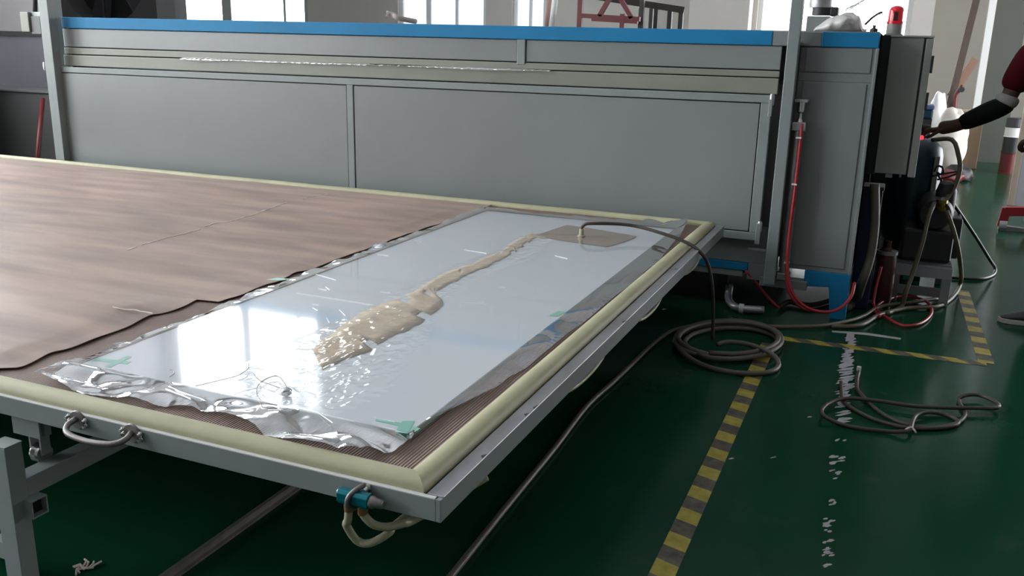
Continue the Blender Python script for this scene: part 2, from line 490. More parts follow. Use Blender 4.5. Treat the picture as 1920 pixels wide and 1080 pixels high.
def win(n, axis, pos, a0, a1, z0, z1, cuts, rows, pane, frame, fw=0.07, depth=0.10):
    """a window unit: frame with mullions, a pane in each field"""
    def bx(bm, p, q, d0, d1, s, t):
        if axis == 'y': box(bm, p, q, pos + d0, pos + d1, s, t)
        else: box(bm, pos + d0, pos + d1, p, q, s, t)
    bm = bmesh.new(); d = depth
    bx(bm, a0, a0 + fw, 0, d, z0, z1); bx(bm, a1 - fw, a1, 0, d, z0, z1)
    bx(bm, a0 + fw, a1 - fw, 0, d, z0, z0 + fw); bx(bm, a0 + fw, a1 - fw, 0, d, z1 - fw, z1)
    xs = [a0 + fw] + [c for c, w in cuts] + [a1 - fw]
    zs = [z0 + fw] + [c for c, w in rows] + [z1 - fw]
    for c, w in cuts: bx(bm, c - w / 2, c + w / 2, 0.01, d - .01, z0 + fw, z1 - fw)
    for c, w in rows: bx(bm, a0 + fw, a1 - fw, 0.015, d - .015, c - w / 2, c + w / 2)
    o = struct(bmo('window_%d' % n, bm, frame))
    for i in range(len(xs) - 1):
        for j in range(len(zs) - 1):
            b2 = bmesh.new(); bx(b2, xs[i], xs[i + 1], d * .45, d * .55, zs[j], zs[j + 1])
            bmo('pane', b2, pane, o)
    return o


M['frame_alu'] = mat('grey_window_frame', (0.36, 0.38, 0.36), 0.45)
# back wall: window fields measured in the photograph, walls between them
def bx_(px): return at(px, 15, y=YB).x
w1 = (bx_(303) - .45, bx_(577), 0.9, 7.6); w2 = (bx_(746), bx_(911), 0.9, 3.35); w3 = (bx_(960), bx_(1024), 0.9, 3.35); w4 = (bx_(1421), bx_(1712), 0.9, 3.6)
wall_with_holes('wall_back', M['wallwarm'], 'y', YB, 0.25, XL, 0.34, [w1, w2, w3, w4])
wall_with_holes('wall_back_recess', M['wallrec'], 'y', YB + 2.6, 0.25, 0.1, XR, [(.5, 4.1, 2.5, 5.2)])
win(13, 'y', YB + 2.66, .5, 4.1, 2.5, 5.2, [(1.7, .08), (2.95, .08)], [], M['pane_soft2'], M['frame_alu'], 0.08)  # unseen high window added for its pale reflection on the floor
struct(B('wall_recess_side', M['wallwarm'], (0.14, 0.34, YB + .25, YB + 2.6, 0, ZC)))
g1 = [(bx_(420), 0.22), (bx_(529), 0.05)]
win(1, 'y', YB + .06, *w1, g1, [(5.05, .10)], M['pane_back'], M['frame_alu'], 0.12)
win(2, 'y', YB + .06, *w2, [(bx_(800), .09), (bx_(853), .05)], [], M['pane_soft'], M['white'], 0.07)
win(3, 'y', YB + .06, *w3, [(bx_(992), .05)], [], M['pane_soft'], M['white'], 0.07)
win(4, 'y', YB + .06, *w4, [], [(2.7, .08)], M['pane_back'], M['white'], 0.07)
# the slim pilaster right of the third window
struct(B('trim_1', M['wallwarm'], (bx_(1302), bx_(1412), YB - .35, YB, 0, ZC)))
# left wall: mauve plaster above a dark ledge, blue-grey dado below, tall windows nearer the camera
struct(B('wall_left', M['wallgrey'], (XL - .2, XL, 6.9, YB + .25, 0, ZC)))
XN = -9.6      # the near part of the left wall stands further in, with the big windows
lw = [(-4.6, -2.2, 1.0, 6.4), (-1.6, 0.8, 1.0, 6.4), (1.4, 3.8, 1.0, 6.4), (4.3, 6.5, 1.0, 6.4)]
wall_with_holes('wall_left_near', M['wallgrey'], 'x', XN - .2, 0.2, YR, 6.9, lw)
struct(B('wall_left_return', M['wallgrey'], (XL, XN - .2, 6.7, 6.9, 0, ZC)))
for i, h in enumerate(lw):
    win(5 + i, 'x', XN - .13, *h, [((h[0] + h[1]) / 2, .08)], [(4.3, .08)], M['pane_left'], M['frame_alu'], 0.08)
struct(B('trim_2', M['dark'], (XL, XL + .06, 9.5, YB, 1.42, 1.50)))
struct(B('baseboard_left', M['walldark'], (XL, XL + .03, 9.5, YB, 0, 1.42)))
hr = [(8.4, 10.8, .05, 3.2), (11.4, 13.8, .05, 3.2)]
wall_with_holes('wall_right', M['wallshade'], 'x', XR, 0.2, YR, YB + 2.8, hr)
for i, h in enumerate(hr):
    win(11 + i, 'x', XR + .05, *h, [((h[0] + h[1]) / 2, .08)], [(2.3, .08)], M['pane_right'], M['frame_alu'], 0.08)
rw = [(-8.6, -6.0, 1.4, 5.0), (-5.0, -1.5, 1.4, 5.0)]
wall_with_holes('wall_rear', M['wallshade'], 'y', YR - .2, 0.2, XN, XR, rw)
for i, h in enumerate(rw):
    win(9 + i, 'y', YR - .13, *h, [((h[0] + h[1]) / 2, .08)], [(3.4, .08)], M['pane_rear'], M['frame_alu'], 0.08)

# ------------------------------------------------------------------ furnace
MF = 5.12
XA, XB = -5.93, -0.115
fur = thing('laminating_furnace', (-3.0, 6.3, 0), 'long grey glass laminating furnace with blue top trim behind the table', 'furnace')
B('body', M['grey'], (XA + .02, XB - .01, MF + .10, 7.6, 0.30, 1.56), fur)
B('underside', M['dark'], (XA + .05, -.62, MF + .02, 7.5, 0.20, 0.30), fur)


def zz(x, l, r): return l + (r - l) * (x - XA) / (XB - XA)


def strip(name, mt, x0, x1, y0, y1, bl, br, tl, tr, parent=fur, bevel=0.004):
    bm = bmesh.new()
    slopebox(bm, x0, x1, y0, y1, (zz(x0, bl, br), zz(x0, tl, tr)), (zz(x1, bl, br), zz(x1, tl, tr)))
    return bmo(name, bm, mt, parent, bevel=bevel)


strip('blue_trim', M['blue'], XA + .03, -.655, MF - .012, MF + .06, 1.503, 1.476, 1.583, 1.552)['label'] = 'long blue top strip left of the post'
strip('blue_trim', M['blue'], -.40, XB - .002, MF - .012, MF + .06, 1.503, 1.476, 1.583, 1.552)['label'] = 'short blue top strip right of the post'
strip('trim_block', M['grey'], -.655, -.40, MF - .008, MF + .06, 1.503, 1.476, 1.58, 1.55)
strip('top_backing', M['grey'], XA, XB, MF + .06, 7.6, 1.50, 1.476, 1.58, 1.55)
# upper fascia sheets with the stile between them
xs = at(978, 90, y=MF).x
strip('fascia_panel', M['grey'], XA + .02, xs - .03, MF, MF + .03, 1.366, 1.350, 1.50, 1.474)
strip('fascia_panel', M['grey'], xs + .03, -.60, MF, MF + .03, 1.366, 1.350, 1.50, 1.474)
strip('fascia_stile', M['grey2'], xs - .027, xs + .027, MF - .010, MF + .03, 1.345, 1.335, 1.502, 1.476)
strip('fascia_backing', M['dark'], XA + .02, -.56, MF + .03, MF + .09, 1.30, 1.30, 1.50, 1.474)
# greenish slot lining under the fascia, in two lips with the gap between them
strip('slot_lip', M['olive'], XA + .02, -.60, MF - .004, MF + .04, 1.312, 1.312, 1.360, 1.344)
strip('slot_lip', M['olive'], XA + .02, -.60, MF - .016, MF + .04, 1.225, 1.222, 1.306, 1.307)
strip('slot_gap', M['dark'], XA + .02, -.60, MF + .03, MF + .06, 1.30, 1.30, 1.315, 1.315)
# crumpled film squeezed out of the slot
bm = bmesh.new()
fx0, fx1 = at(345, 110, y=MF).x, at(1035, 130, y=MF).x
n = 320; prev = None
for i in range(n + 1):
    t = i / n; x = fx0 + (fx1 - fx0) * t
    w = 0.004 + 0.013 * max(0, noise.noise(V((x * 2.3, 3, 1))) + .35)
    if 0.55 < t < 0.66: w *= .3
    row = []
    for j in range(4):
        s = j / 3
        row.append(bm.verts.new((x, MF - .012 - .030 * math.sin(s * math.pi * .8) - .010 * noise.noise(V((x * 25, s * 3, 0))),
                                 1.309 - w * 2.0 * (s - .35) + .004 * noise.noise(V((x * 40, s * 4, 5))))))
    if prev:
        for j in range(3): bm.faces.new((prev[j], row[j], row[j + 1], prev[j + 1]))
    prev = row
M['slotfilm'] = film_mat('crumpled_slot_film', 0.35, 6.0, tint=(0.9, 0.9, 0.88))
bmo('slot_film', bm, M['slotfilm'], fur, smooth=True)['label'] = 'clear crumpled film squeezed out of the slot'

# the lifting door: rails, stiles and two recessed sheets
DX0, DX1 = at(100, 200, y=5.06).x, at(1437, 300, y=5.06).x
DM = at(660, 250, y=5.06).x
ZD0, ZD1 = 0.415, 1.218
door = B('lifting_door', M['grey2'], [
    (DX0, DX1, 5.045, 5.095, ZD1 - .040, ZD1), (DX0, DX1, 5.045, 5.095, ZD0, ZD0 + .045),
    (DX0, DX0 + .045, 5.045, 5.095, ZD0 + .045, ZD1 - .04), (DX1 - .055, DX1, 5.045, 5.095, ZD0 + .045, ZD1 - .04),
    (DM - .024, DM + .024, 5.045, 5.095, ZD0 + .045, ZD1 - .04)], fur, bevel=0.003)
for a, b in ((DX0 + .045, DM - .024), (DM + .024, DX1 - .055)):
    g = .006
    B('door_panel', M['grey'], (a + g, b - g, 5.050, 5.085, ZD0 + .045 + g, ZD1 - .04 - g), door, bevel=0.002)
    B('joint', M['dark'], (a, b, 5.072, 5.080, ZD0 + .045, ZD1 - .04), door)
# door pivots and catches at the corners
for x, z in ((DX1 + .002, ZD1 - .02), (DX1 + .002, .50), (DX0 + .10, ZD1 + .035), (DX0 - .01, ZD1)):
    LT('door_pivot', M['steel'], ((.0, -.03), (.012, -.03), (.014, -.02), (.014, .02), (.01, .03), (0, .03)), (x, 5.035, z), 'z', door, 12)
B('door_catch', M['grey2'], (DX1 - .012, DX1 + .008, 5.02, 5.04, ZD1 - .11, ZD1 - .02), door, bevel=.003)
B('door_catch', M['grey2'], (DX1 - .016, DX1 + .010, 5.02, 5.044, .40, .52), door, bevel=.003)

# guide posts standing in front of the door edges
px0, px1 = at(1441, 430, y=4.99).x, at(1462, 430, y=4.99).x
B('guide_post', M['grey2'], (px0, px1, 4.99, 5.06, 0.185, 2.3), fur, bevel=.004)
B('post_gap_shade', M['dark'], (px0 + .01, px1 - .005, 5.06, 5.13, 0.185, 1.50), fur)  # dark colour stands for the shaded side behind the post
lx0, lx1 = at(73, 20, y=4.99).x, at(87, 20, y=4.99).x
B('guide_post', M['grey2'], (lx0, lx1 + .015, 4.99, 5.06, 0.185, 2.3), fur, bevel=.004)
rp0, rp1 = at(94, 10, y=5.14).x, at(103, 10, y=5.14).x
B('rear_post', M['grey2'], (rp0, rp1, 5.14, 5.20, 0.2, 2.3), fur, bevel=.003)
B('end_stile', M['grey2'], (lx1 + .03, XA + .03, MF + .03, MF + .12, .3, 1.55), fur, bevel=.003)
B('post_gap_shade', M['dark'], (lx1 + .015, DX0 + .005, 5.07, 5.13, 0.3, 1.20), fur)  # dark sheet stands for the shaded gap between post and door

# fixed end panel right of the post
ex0, ex1 = px1 + .0, XB
sx = at(1612, 300, y=MF).x
B('end_panel', M['grey'], [(ex0, ex1, MF, MF + .06, 1.345, 1.476), (ex0, ex1, MF, MF + .06, 1.298, 1.345), (ex0, ex1, MF, MF + .06, 0.262, 1.298)], fur, bevel=.003)
B('corner_stile', M['grey2'], (sx + .012, ex1 + .002, MF - .008, MF + .06, 0.262, 1.476), fur, bevel=.003)
B('sheet_panel', M['grey'], (ex0 + .03, sx - .004, MF - .006, MF + .01, 1.348, 1.472), fur, bevel=.002)
B('sheet_panel', M['grey'], (ex0 + .03, sx - .012, MF - .006, MF + .01, 0.29, 1.292), fur, bevel=.002)
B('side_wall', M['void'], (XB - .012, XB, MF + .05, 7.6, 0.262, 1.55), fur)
# sill under the door, blue rail and pale flange below it
B('sill_panel', M['grey'], (XA, -.56, MF - .01, MF + .10, .27, .47), fur, bevel=.003)
B('sill_blue_rail', M['blue'], (XA, at(1403, 495, y=MF).x, MF - .022, MF + .02, .224, .268), fur, bevel=.002)['label'] = 'blue rail under the door'
B('sill_flange', M['grey2'], (XA, at(1392, 515, y=MF).x, MF - .016, MF + .02, .185, .224), fur, bevel=.002)
B('sill_post', M['grey'], (at(1403, 500, y=MF).x, px0 + .01, MF - .018, MF + .02, .175, .27), fur, bevel=.003)
B('base_beam', M['grey2'], (at(1425, 530, y=MF).x, at(1512, 545, y=MF).x, MF - .035, MF + .05, .150, .200), fur, bevel=.003)
B('catch_rod', M['steel'], [(at(1400, 474, y=5.0).x, at(1432, 480, y=5.0).x, 5.04, 5.052, .362, .372)], fur)
# blue foot, an inverted L
fx = [at(1508, 520, y=MF).x, at(1556, 520, y=MF).x, XB]
bm = bmesh.new(); extr_y(bm, [(fx[0], .262), (fx[0], .170), (fx[1], .180), (at(1556, 590, y=MF).x, 0), (at(1585, 598, y=MF).x, 0), (XB, .262)], MF - .012, MF + .07)
bmo('foot', bm, M['blue'], fur, bevel=.003)['label'] = 'blue angled foot at the right end'
B('foot', M['blue'], (XA + .1, XA + .2, MF, MF + .08, 0, .25), fur)
B('foot', M['blue'], (XB - .12, XB - .02, 7.5, 7.58, 0, .30), fur)
B('foot', M['blue'], (XA + .1, XA + .2, 7.5, 7.58, 0, .30), fur)
# pneumatic cylinder with its rod and eye
cx = at(1492, 300, y=5.06).x
cyl = LT('pneumatic_cylinder', M['steel'], ((0, .24), (.024, .24), (.026, .26), (.026, 1.045), (.0, 1.045)), (cx, 5.06, 0), 'z', fur, 16)
B('cylinder_cap', M['steel'], (cx - .036, cx + .036, 5.025, 5.095, 1.04, 1.085), cyl, bevel=.004)
B('cylinder_cap', M['steel'], (cx - .034, cx + .034, 5.025, 5.095, .21, .25), cyl, bevel=.004)
LT('rod', M['chrome'], ((0, 1.085), (.022, 1.085), (.010, 1.105), (.009, 1.13), (.019, 1.14), (.019, 1.19), (0, 1.19)), (cx, 5.06, 0), 'z', cyl, 14)
B('rod_bracket', M['grey2'], (cx - .034, cx + .034, 5.02, 5.12, 1.19, 1.206), cyl, bevel=.002)
TB('air_line', M['red'], [at(1504, 232, y=5.03), at(1497, 300, y=5.015), at(1489, 370, y=5.01), at(1480, 440, y=5.01), at(1476, 500, y=4.99), at(1484, 545, y=4.97), at(1510, 575, y=4.97), at(1545, 585, y=4.98), at(1575, 578, y=5.02), at(1596, 555, y=5.07), at(1602, 530, y=5.14)], .009, cyl, 8)['label'] = 'red air line looping down from the cylinder'
TB('air_line', M['red'], [at(1500, 240, y=5.04), at(1493, 330, y=5.03), at(1480, 430, y=5.03), at(1474, 510, y=5.01), at(1481, 552, y=4.99), at(1505, 578, y=5.0), at(1530, 583, y=5.02)], .007, cyl, 8)['label'] = 'second red air line beside the cylinder'
for y_ in (258, 345, 492):
    c = at(1498 - (y_ - 258) * .095, y_, y=5.02); B('tie', M['white'], (c.x - .014, c.x + .014, 5.0, 5.035, c.z - .004, c.z + .004), cyl)

# motor on the roof
my = 5.45
c0, c1 = at(1512, 40, y=my), at(1557, 40, y=my)
mot = thing('roof_motor', ((c0.x + c1.x) / 2, my + .1, 1.555), 'silver and black fan motor standing on the furnace roof beside the plastic bag', 'motor')
B('pedestal', M['grey'], (c0.x, c1.x - .005, my, my + .16, 1.553, at(1535, 30, y=my).z), mot, bevel=.004)
mx_ = (c0.x + c1.x) / 2
zb = at(1535, 28, y=my).z
LT('gland', M['black'], ((0, zb), (.056, zb), (.056, zb + .042), (0, zb + .042)), (mx_ + .01, my + .08, 0), 'z', mot)
LT('motor_can', M['steel'], ((0, zb + .042), (.064, zb + .042), (.066, zb + .06), (.066, zb + .30), (.05, zb + .33), (0, zb + .33)), (mx_, my + .08, 0), 'z', mot)
B('terminal_box', M['motor'], (mx_ + .05, mx_ + .098, my + .04, my + .12, zb - .005, zb + .045), mot, bevel=.01)

# dusty plastic bag lying on the roof: a crumpled lump with a raised neck
bm = bmesh.new()
a0 = at(1524, 55, y=5.35); a1 = at(1622, 57, y=5.35)
NU, NV = 48, 28
rows = []
for i in range(NU + 1):
    u = i / NU
    top = 0.012 + 0.105 * math.sin(min(1, u * 1.06) * math.pi) ** .55 * (0.40 + .75 * u) * (1 if u < .82 else max(0.10, 1 - (u - .82) * 4.6))
    row = []
    for j in range(NV):
        a = 2 * math.pi * j / NV
        p = V((a0.x + (a1.x - a0.x) * u, 5.42 + .10 * math.cos(a) * (0.35 + .65 * math.sin(u * math.pi)), 1.556 + top * .5 * (1 + math.sin(a))))
        d = .020 * abs(noise.noise(p * 11)) + .012 * noise.noise(p * 24)
        p += V((d * .5, d * math.cos(a), d * max(0, math.sin(a))))
        row.append(bm.verts.new(p))
    rows.append(row)
for r0, r1 in zip(rows, rows[1:]):
    for j in range(NV): bm.faces.new((r0[j], r0[(j + 1) % NV], r1[(j + 1) % NV], r1[j]))
bm.faces.new(rows[0]); bm.faces.new(rows[-1][::-1])
bmesh.ops.recalc_face_normals(bm, faces=bm.faces)
bag = tag(bmo('plastic_bag', bm, M['bag'], smooth=True), 'crumpled dusty white plastic bag lying on the furnace roof', 'bag')
q0, q1 = at(1585, 16, y=5.42), at(1626, -4, y=5.42)
bm = bmesh.new(); prev = None
for i in range(20):
    t = i / 19; c = q0.lerp(q1, t) + V((0, .02, -.035 * (1 - t)))
    row = [bm.verts.new(c + V((0.010 * noise.noise(V((t * 5, k, 2))), (k - 4) * .014 * (1 - .6 * t), .034 * (1 - t) * math.sin(k / 8 * math.pi) + .006 * noise.noise(V((t * 6, k * .7, 0)))))) for k in range(9)]
    if prev:
        for k in range(8): bm.faces.new((prev[k], row[k], row[k + 1], prev[k + 1]))
    prev = row
bmo('bag_neck', bm, M['slotfilm'], bag, smooth=True)
b0, b1 = at(1622, 46, y=5.42), at(1650, 24, y=5.42)
bm = bmesh.new(); tube(bm, spline([b0, b0.lerp(b1, .5) + V((0, .02, .008)), b1, b1 + V((.012, 0, .0)) ], .01), .006, 8)
tube(bm, [b1, at(1650, 56, y=5.42)], .0025, 6)
tag(bmo('wire_scrap', bm, M['motor'], smooth=True), 'bent wire scrap standing between the plastic bag and the red beacon', 'wire')
LT('bolt', M['motor'], ((0, 1.555), (.02, 1.555), (.02, 1.575), (.008, 1.58), (.008, 1.595), (0, 1.595)), at(1638, 60, y=5.3).to_2d().to_3d(), 'z', fur, 8)

# ------------------------------------------------------------------ control cabinet with beacon
cy0 = 5.30
cl, cr = at(1648, 200, y=cy0).x + .018, at(1716, 200, y=cy0).x
cab = thing('control_cabinet', ((cl + cr) / 2, cy0 + .3, .81), 'dark taupe control cabinet with red beacon on the furnace end', 'cabinet')
B('housing', M['cab'], (cl, cr, cy0, cy0 + .62, .812, 1.535), cab, bevel=.004)
dr = at(1734, 200, y=cy0).x
B('door', M['cab'], (cr + .010, dr, cy0 - .004, cy0 + .624, .80, 1.530), cab, bevel=.004)
B('gap_filler', M['black'], (XB + .003, cl, cy0 + .02, cy0 + .60, .80, 1.545), cab)  # dark filler added to close the bright gap beside the furnace
B('gasket', M['black'], (cr, cr + .010, cy0 + .006, cy0 + .61, .815, 1.53), cab)
for z_ in (1.40, 1.21):
    B('hinge', M['motor'], (dr, dr + .012, cy0, cy0 + .02, z_ - .045, z_ + .045), cab, bevel=.002)
B('rain_lip', M['cab'], (cl - .004, at(1752, 74, y=cy0).x, cy0 - .01, cy0 + .63, 1.535, 1.545), cab, bevel=.002)
B('nameplate', M['white'], (cl + .105, cl + .14, cy0 - .006, cy0, 1.538, 1.546), cab)
TB('selector_knob', M['black'], [(dr, cy0 + .30, 1.045), (dr + .05, cy0 + .30, 1.045)], .022, cab, 12, sp=False)
lamp_p = at(1731, 258, y=cy0 + .10)
LT('pilot_lamp', M['led'], ((0, 0), (.012, 0), (.012, .014), (.006, .02), (0, .02)), (dr, cy0 + .10, lamp_p.z), 'x', cab, 12)['label'] = 'glowing red pilot lamp'
bc = at(1676, 62, y=5.38)
bcx = bc.x; r0 = .040; zt = at(1676, 11, y=5.38).z; zb0 = 1.545; zm = at(1676, 45, y=5.38).z
bea = LT('warning_beacon', M['cab'], ((0, zb0), (.048, zb0), (.048, zb0 + .006), (r0, zb0 + .008), (r0, zm), (0, zm)), (bcx, 5.38, 0), 'z', cab, 24)
LT('lens', M['dome'], ((r0 + .003, zm), (r0 + .003, zm + .012), (r0 - .001, zm + .014), (r0 - .002, zt - .025), (r0 - .010, zt - .008), (.014, zt), (0, zt)), (bcx, 5.38, 0), 'z', bea, 24)['label'] = 'glowing red ribbed dome'
B('beacon_reflector', M['darkred'], (bcx - .012, bcx + .012, 5.38 - r0 - .002, 5.38 - r0 + .006, zm + .016, zt - .03), bea, bevel=.003)
B('cable_gland', M['steel'], (cl + .06, cl + .095, cy0 + .05, cy0 + .08, .785, .812), cab)
B('cable_gland', M['steel'], (cl + .13, cl + .142, cy0 + .05, cy0 + .07, .79, .812), cab)

# ------------------------------------------------------------------ sliding tray table
TX1 = -0.795; TX0 = -6.62; TY0 = 1.525; TY1 = 4.93; TZ = 0.50
tab = thing('tray_table', (-3.7, 3.2, 0.30), 'wide grey sliding tray table with cream padded edge and brown mat', 'table')
B('deck', M['grey2'], (TX0 + .02, TX1 - .03, TY0 + .02, TY1 - .02, .468, .494), tab)
B('front_rail', M['grey2'], [(TX0, TX1 - .012, TY0, TY0 + .006, .448, .502), (TX0, TX1 - .012, TY0 + .006, TY0 + .04, .448, .454)], tab, bevel=.0015)
B('rail_lip', M['white'], (TX0, TX1 - .014, TY0 - .0005, TY0 + .011, .5005, .5045), tab, bevel=.001)['label'] = 'thin pale lip along the front rail'
B('back_rail', M['grey2'], (TX0, TX1, TY1 - .006, TY1, .448, .502), tab, bevel=.0015)
B('side_rail', M['grey2'], (TX1 - .012, TX1, TY0, TY1, .448, .503), tab, bevel=.0015)
B('side_rail', M['grey2'], (TX0, TX0 + .012, TY0 + .01, TY1 - .01, .448, .503), tab, bevel=.0015)
B('side_flange', M['steel'], (TX1 - .040, TX1 + .001, TY0 + .012, TY1, .500, .506), tab, bevel=.002)['label'] = 'bare worn steel flange along the right edge'
bm = bmesh.new()
for y_ in (1.78, 2.06, 2.11, 2.93, 3.84):
    c = [(TX1 + .002 - random.uniform(0, .014), y_ + random.uniform(-.04, .04)) for k in range(1)][0]
    prism(bm, [(c[0] + random.uniform(-.006, .006), c[1] + .02 * random.uniform(.6, 1.6)), (c[0] - .008, c[1]), (c[0] + random.uniform(-.004, .004), c[1] - .012)], .5061, .5066)
o = bmo('scuff_mark', bm, M['motor'], tab); o['kind'] = 'stuff'


def seal(name, a, b, w, h, miter0, miter1, across):
    """half-round padded edge from a to b, mitred ends"""
    bm = bmesh.new(); a, b = V(a), V(b); t = (b - a).normalized(); n = 60; rings = []
    prof = [(-w / 2, 0), (-w / 2, h * .45), (-w * .42, h * .78), (-w * .25, h * .97), (0, h * 1.02), (w * .25, h * .97), (w * .42, h * .78), (w / 2, h * .45), (w / 2, 0)]
    L_ = (b - a).length
    for i in range(n + 1):
        s = i / n; ring = []
        for q, z in prof:
            s0 = q * miter0; s1 = q * miter1
            d = (s * (L_ - s1 - s0) + s0)
            wob = .0016 * noise.noise(V((d * 2.2, q * 9, 4.1)))
            ring.append(bm.verts.new(a + t * d + V(across) * (q + wob) + V((0, 0, z + wob))))
        rings.append(ring)
    for r0_, r1_ in zip(rings, rings[1:]):
        for k in range(len(prof) - 1): bm.faces.new((r0_[k], r1_[k], r1_[k + 1], r0_[k + 1]))
    bm.faces.new(rings[0]); bm.faces.new(rings[-1])
    bmesh.ops.recalc_face_normals(bm, faces=bm.faces)
    o = bmo(name, bm, M['foam'], tab, smooth=True)
    md = o.modifiers.new('edges', 'EDGE_SPLIT'); md.split_angle = math.radians(50)
    return o


SW = .062
sy0 = TY0 + .010 + SW / 2; sx1 = TX1 - .048 - SW / 2; sy1 = TY1 - .012 - SW / 2; sx0 = TX0 + .02 + SW / 2
seal('padded_edge', (sx0, sy0, .498), (sx1, sy0, .498), SW, .032, 1, 1, (0, 1, 0))
seal('padded_edge', (sx1, sy0, .498), (sx1, sy1, .498), SW, .032, -1, -1, (1, 0, 0))
seal('padded_edge', (sx1, sy1, .498), (sx0, sy1, .498), SW, .030, -1, -1, (0, 1, 0))
seal('padded_edge', (sx0, sy1, .498), (sx0, sy0, .498), SW, .030, 1, 1, (1, 0, 0))
B('rubber_mat', M['mat'], (sx0 + SW / 2 - .004, sx1 - SW / 2 + .004, sy0 + SW / 2 - .004, sy1 - SW / 2 + .004, .494, .506), tab)['label'] = 'brown mat of fine ribs'
# lifting handle with two bolted flanges on the front rail
h0, h1 = at(150, 775, y=TY0), at(240, 805, y=TY0)
hx0, hx1 = -1.855, -1.668; hz = .487
han = TB('handle', M['handle'], [(hx0, TY0 - .004, hz + .004), (hx0 - .004, TY0 - .03, hz - .004), (hx0 + .02, TY0 - .052, hz - .014), ((hx0 + hx1) / 2, TY0 - .058, hz - .018), (hx1 - .02, TY0 - .05, hz - .014), (hx1 + .004, TY0 - .03, hz - .006), (hx1, TY0 - .004, hz + .002)], .0078, tab, 10, step=.008)
for hx in (hx0, hx1):
    LT('flange', M['handle'], ((0, -.006), (.024, -.006), (.026, -.003), (.026, 0), (0, 0)), (hx, TY0, hz), 'y', han, 20)
    for dx, dz in ((.030, .006), (.032, -.008), (-.028, .008), (-.028, -.006)):
        LT('bolt', M['chrome'], ((0, -.016), (.004, -.016), (.0045, -.012), (.0045, -.007), (.007, -.006), (.007, 0), (0, 0)), (hx + dx, TY0, hz + dz - .002), 'y', han, 8)
# teal vacuum manifold, its clamp, nozzle and two milky tubes
ta, tb = at(640, 917, y=TY0 - .018), at(697, 935, y=TY0 - .018)
zt_ = .474
bm = bmesh.new()
prof = [(-.020, -.016), (-.026, -.008), (-.026, .010), (-.018, .017), (.002, .017), (.008, .010), (.008, -.010), (.002, -.016)]
va = [bm.verts.new((ta.x, TY0 - .018 + p[0] * .8, zt_ + p[1])) for p in prof]; vb = [bm.verts.new((tb.x, TY0 - .018 + p[0] * .8, zt_ + p[1])) for p in prof]
bm.faces.new(va); bm.faces.new(vb[::-1])
for i in range(8): bm.faces.new((va[i], va[(i + 1) % 8], vb[(i + 1) % 8], vb[i]))
bmesh.ops.recalc_face_normals(bm, faces=bm.faces)
man = bmo('vacuum_manifold', bm, M['teal'], tab, bevel=.0015); man['label'] = 'teal eight-sided vacuum manifold block'
mxc = ta.x + (tb.x - ta.x) * .50
bm = bmesh.new(); tube(bm, spline([V((mxc + .012, TY0 - .002, zt_ + .024)), V((mxc + .004, TY0 - .024, zt_ + .022)), V((mxc - .006, TY0 - .042, zt_ + .008)), V((mxc - .008, TY0 - .043, zt_ - .012)), V((mxc - .004, TY0 - .030, zt_ - .024)), V((mxc, TY0 - .01, zt_ - .026))], .006), .0055, 8)
bmo('clamp', bm, M['handle'], man, smooth=True)
LT('bolt', M['chrome'], ((0, -.02), (.006, -.02), (.0065, -.008), (.010, -.007), (.010, 0), (0, 0)), (mxc + .020, TY0, zt_ + .018), 'y', man, 10)
LT('nozzle', M['handle'], ((0, 0), (.014, 0), (.015, .006), (.012, .012), (.010, .030), (.008, .032), (.008, .034), (0, .034)), (tb.x, TY0 - .024, zt_), 'x', man, 14)
LT('plug', M['chrome'], ((0, -.006), (.006, -.006), (.007, 0), (0, 0)), (ta.x, TY0 - .022, zt_ + .006), 'x', man, 10)
y_ = TY0 - .022
for xx, zz_ in ((ta.x + .022, zt_ - .016), (tb.x - .022, zt_ - .016)):
    LT('hose_clip', M['copper'], ((0, 0), (.0115, 0), (.0120, -.010), (.0115, -.020), (0, -.020)), (xx, y_, zz_), 'z', man, 12)
TB('tube', M['tube'], [(ta.x + .022, y_, zt_ - .018), (ta.x + .018, y_, zt_ - .06), at(650, 985, y=y_ + .005), at(670, 1014, y=y_ + .02), at(695, 1018, y=y_ + .03), at(728, 1000, y=y_ + .06), at(752, 975, y=y_ + .12), V((-.86, TY0 + .26, .435))], .0095, man, 12, step=.004)
TB('tube', M['tube'], [(tb.x - .022, y_, zt_ - .018), at(682, 965, y=y_), at(700, 983, y=y_ + .01), at(725, 988, y=y_ + .03), at(755, 982, y=y_ + .07), at(785, 970, y=y_ + .12), V((-.80, TY0 + .25, .44))], .0095, man, 12, step=.004)
# sagging tubes slung under the right edge
for ya, yb_, s in ((2.3, 2.95, .03), (3.15, 3.75, .035), (3.95, 4.55, .03)):
    TB('slung_tube', M['tube'], [(TX1 - .05, ya, .447), (TX1 - .03, ya + (yb_ - ya) * .3, .442 - s), (TX1 - .03, ya + (yb_ - ya) * .7, .442 - s), (TX1 - .05, yb_, .447)], .008, tab, 8, step=.03)
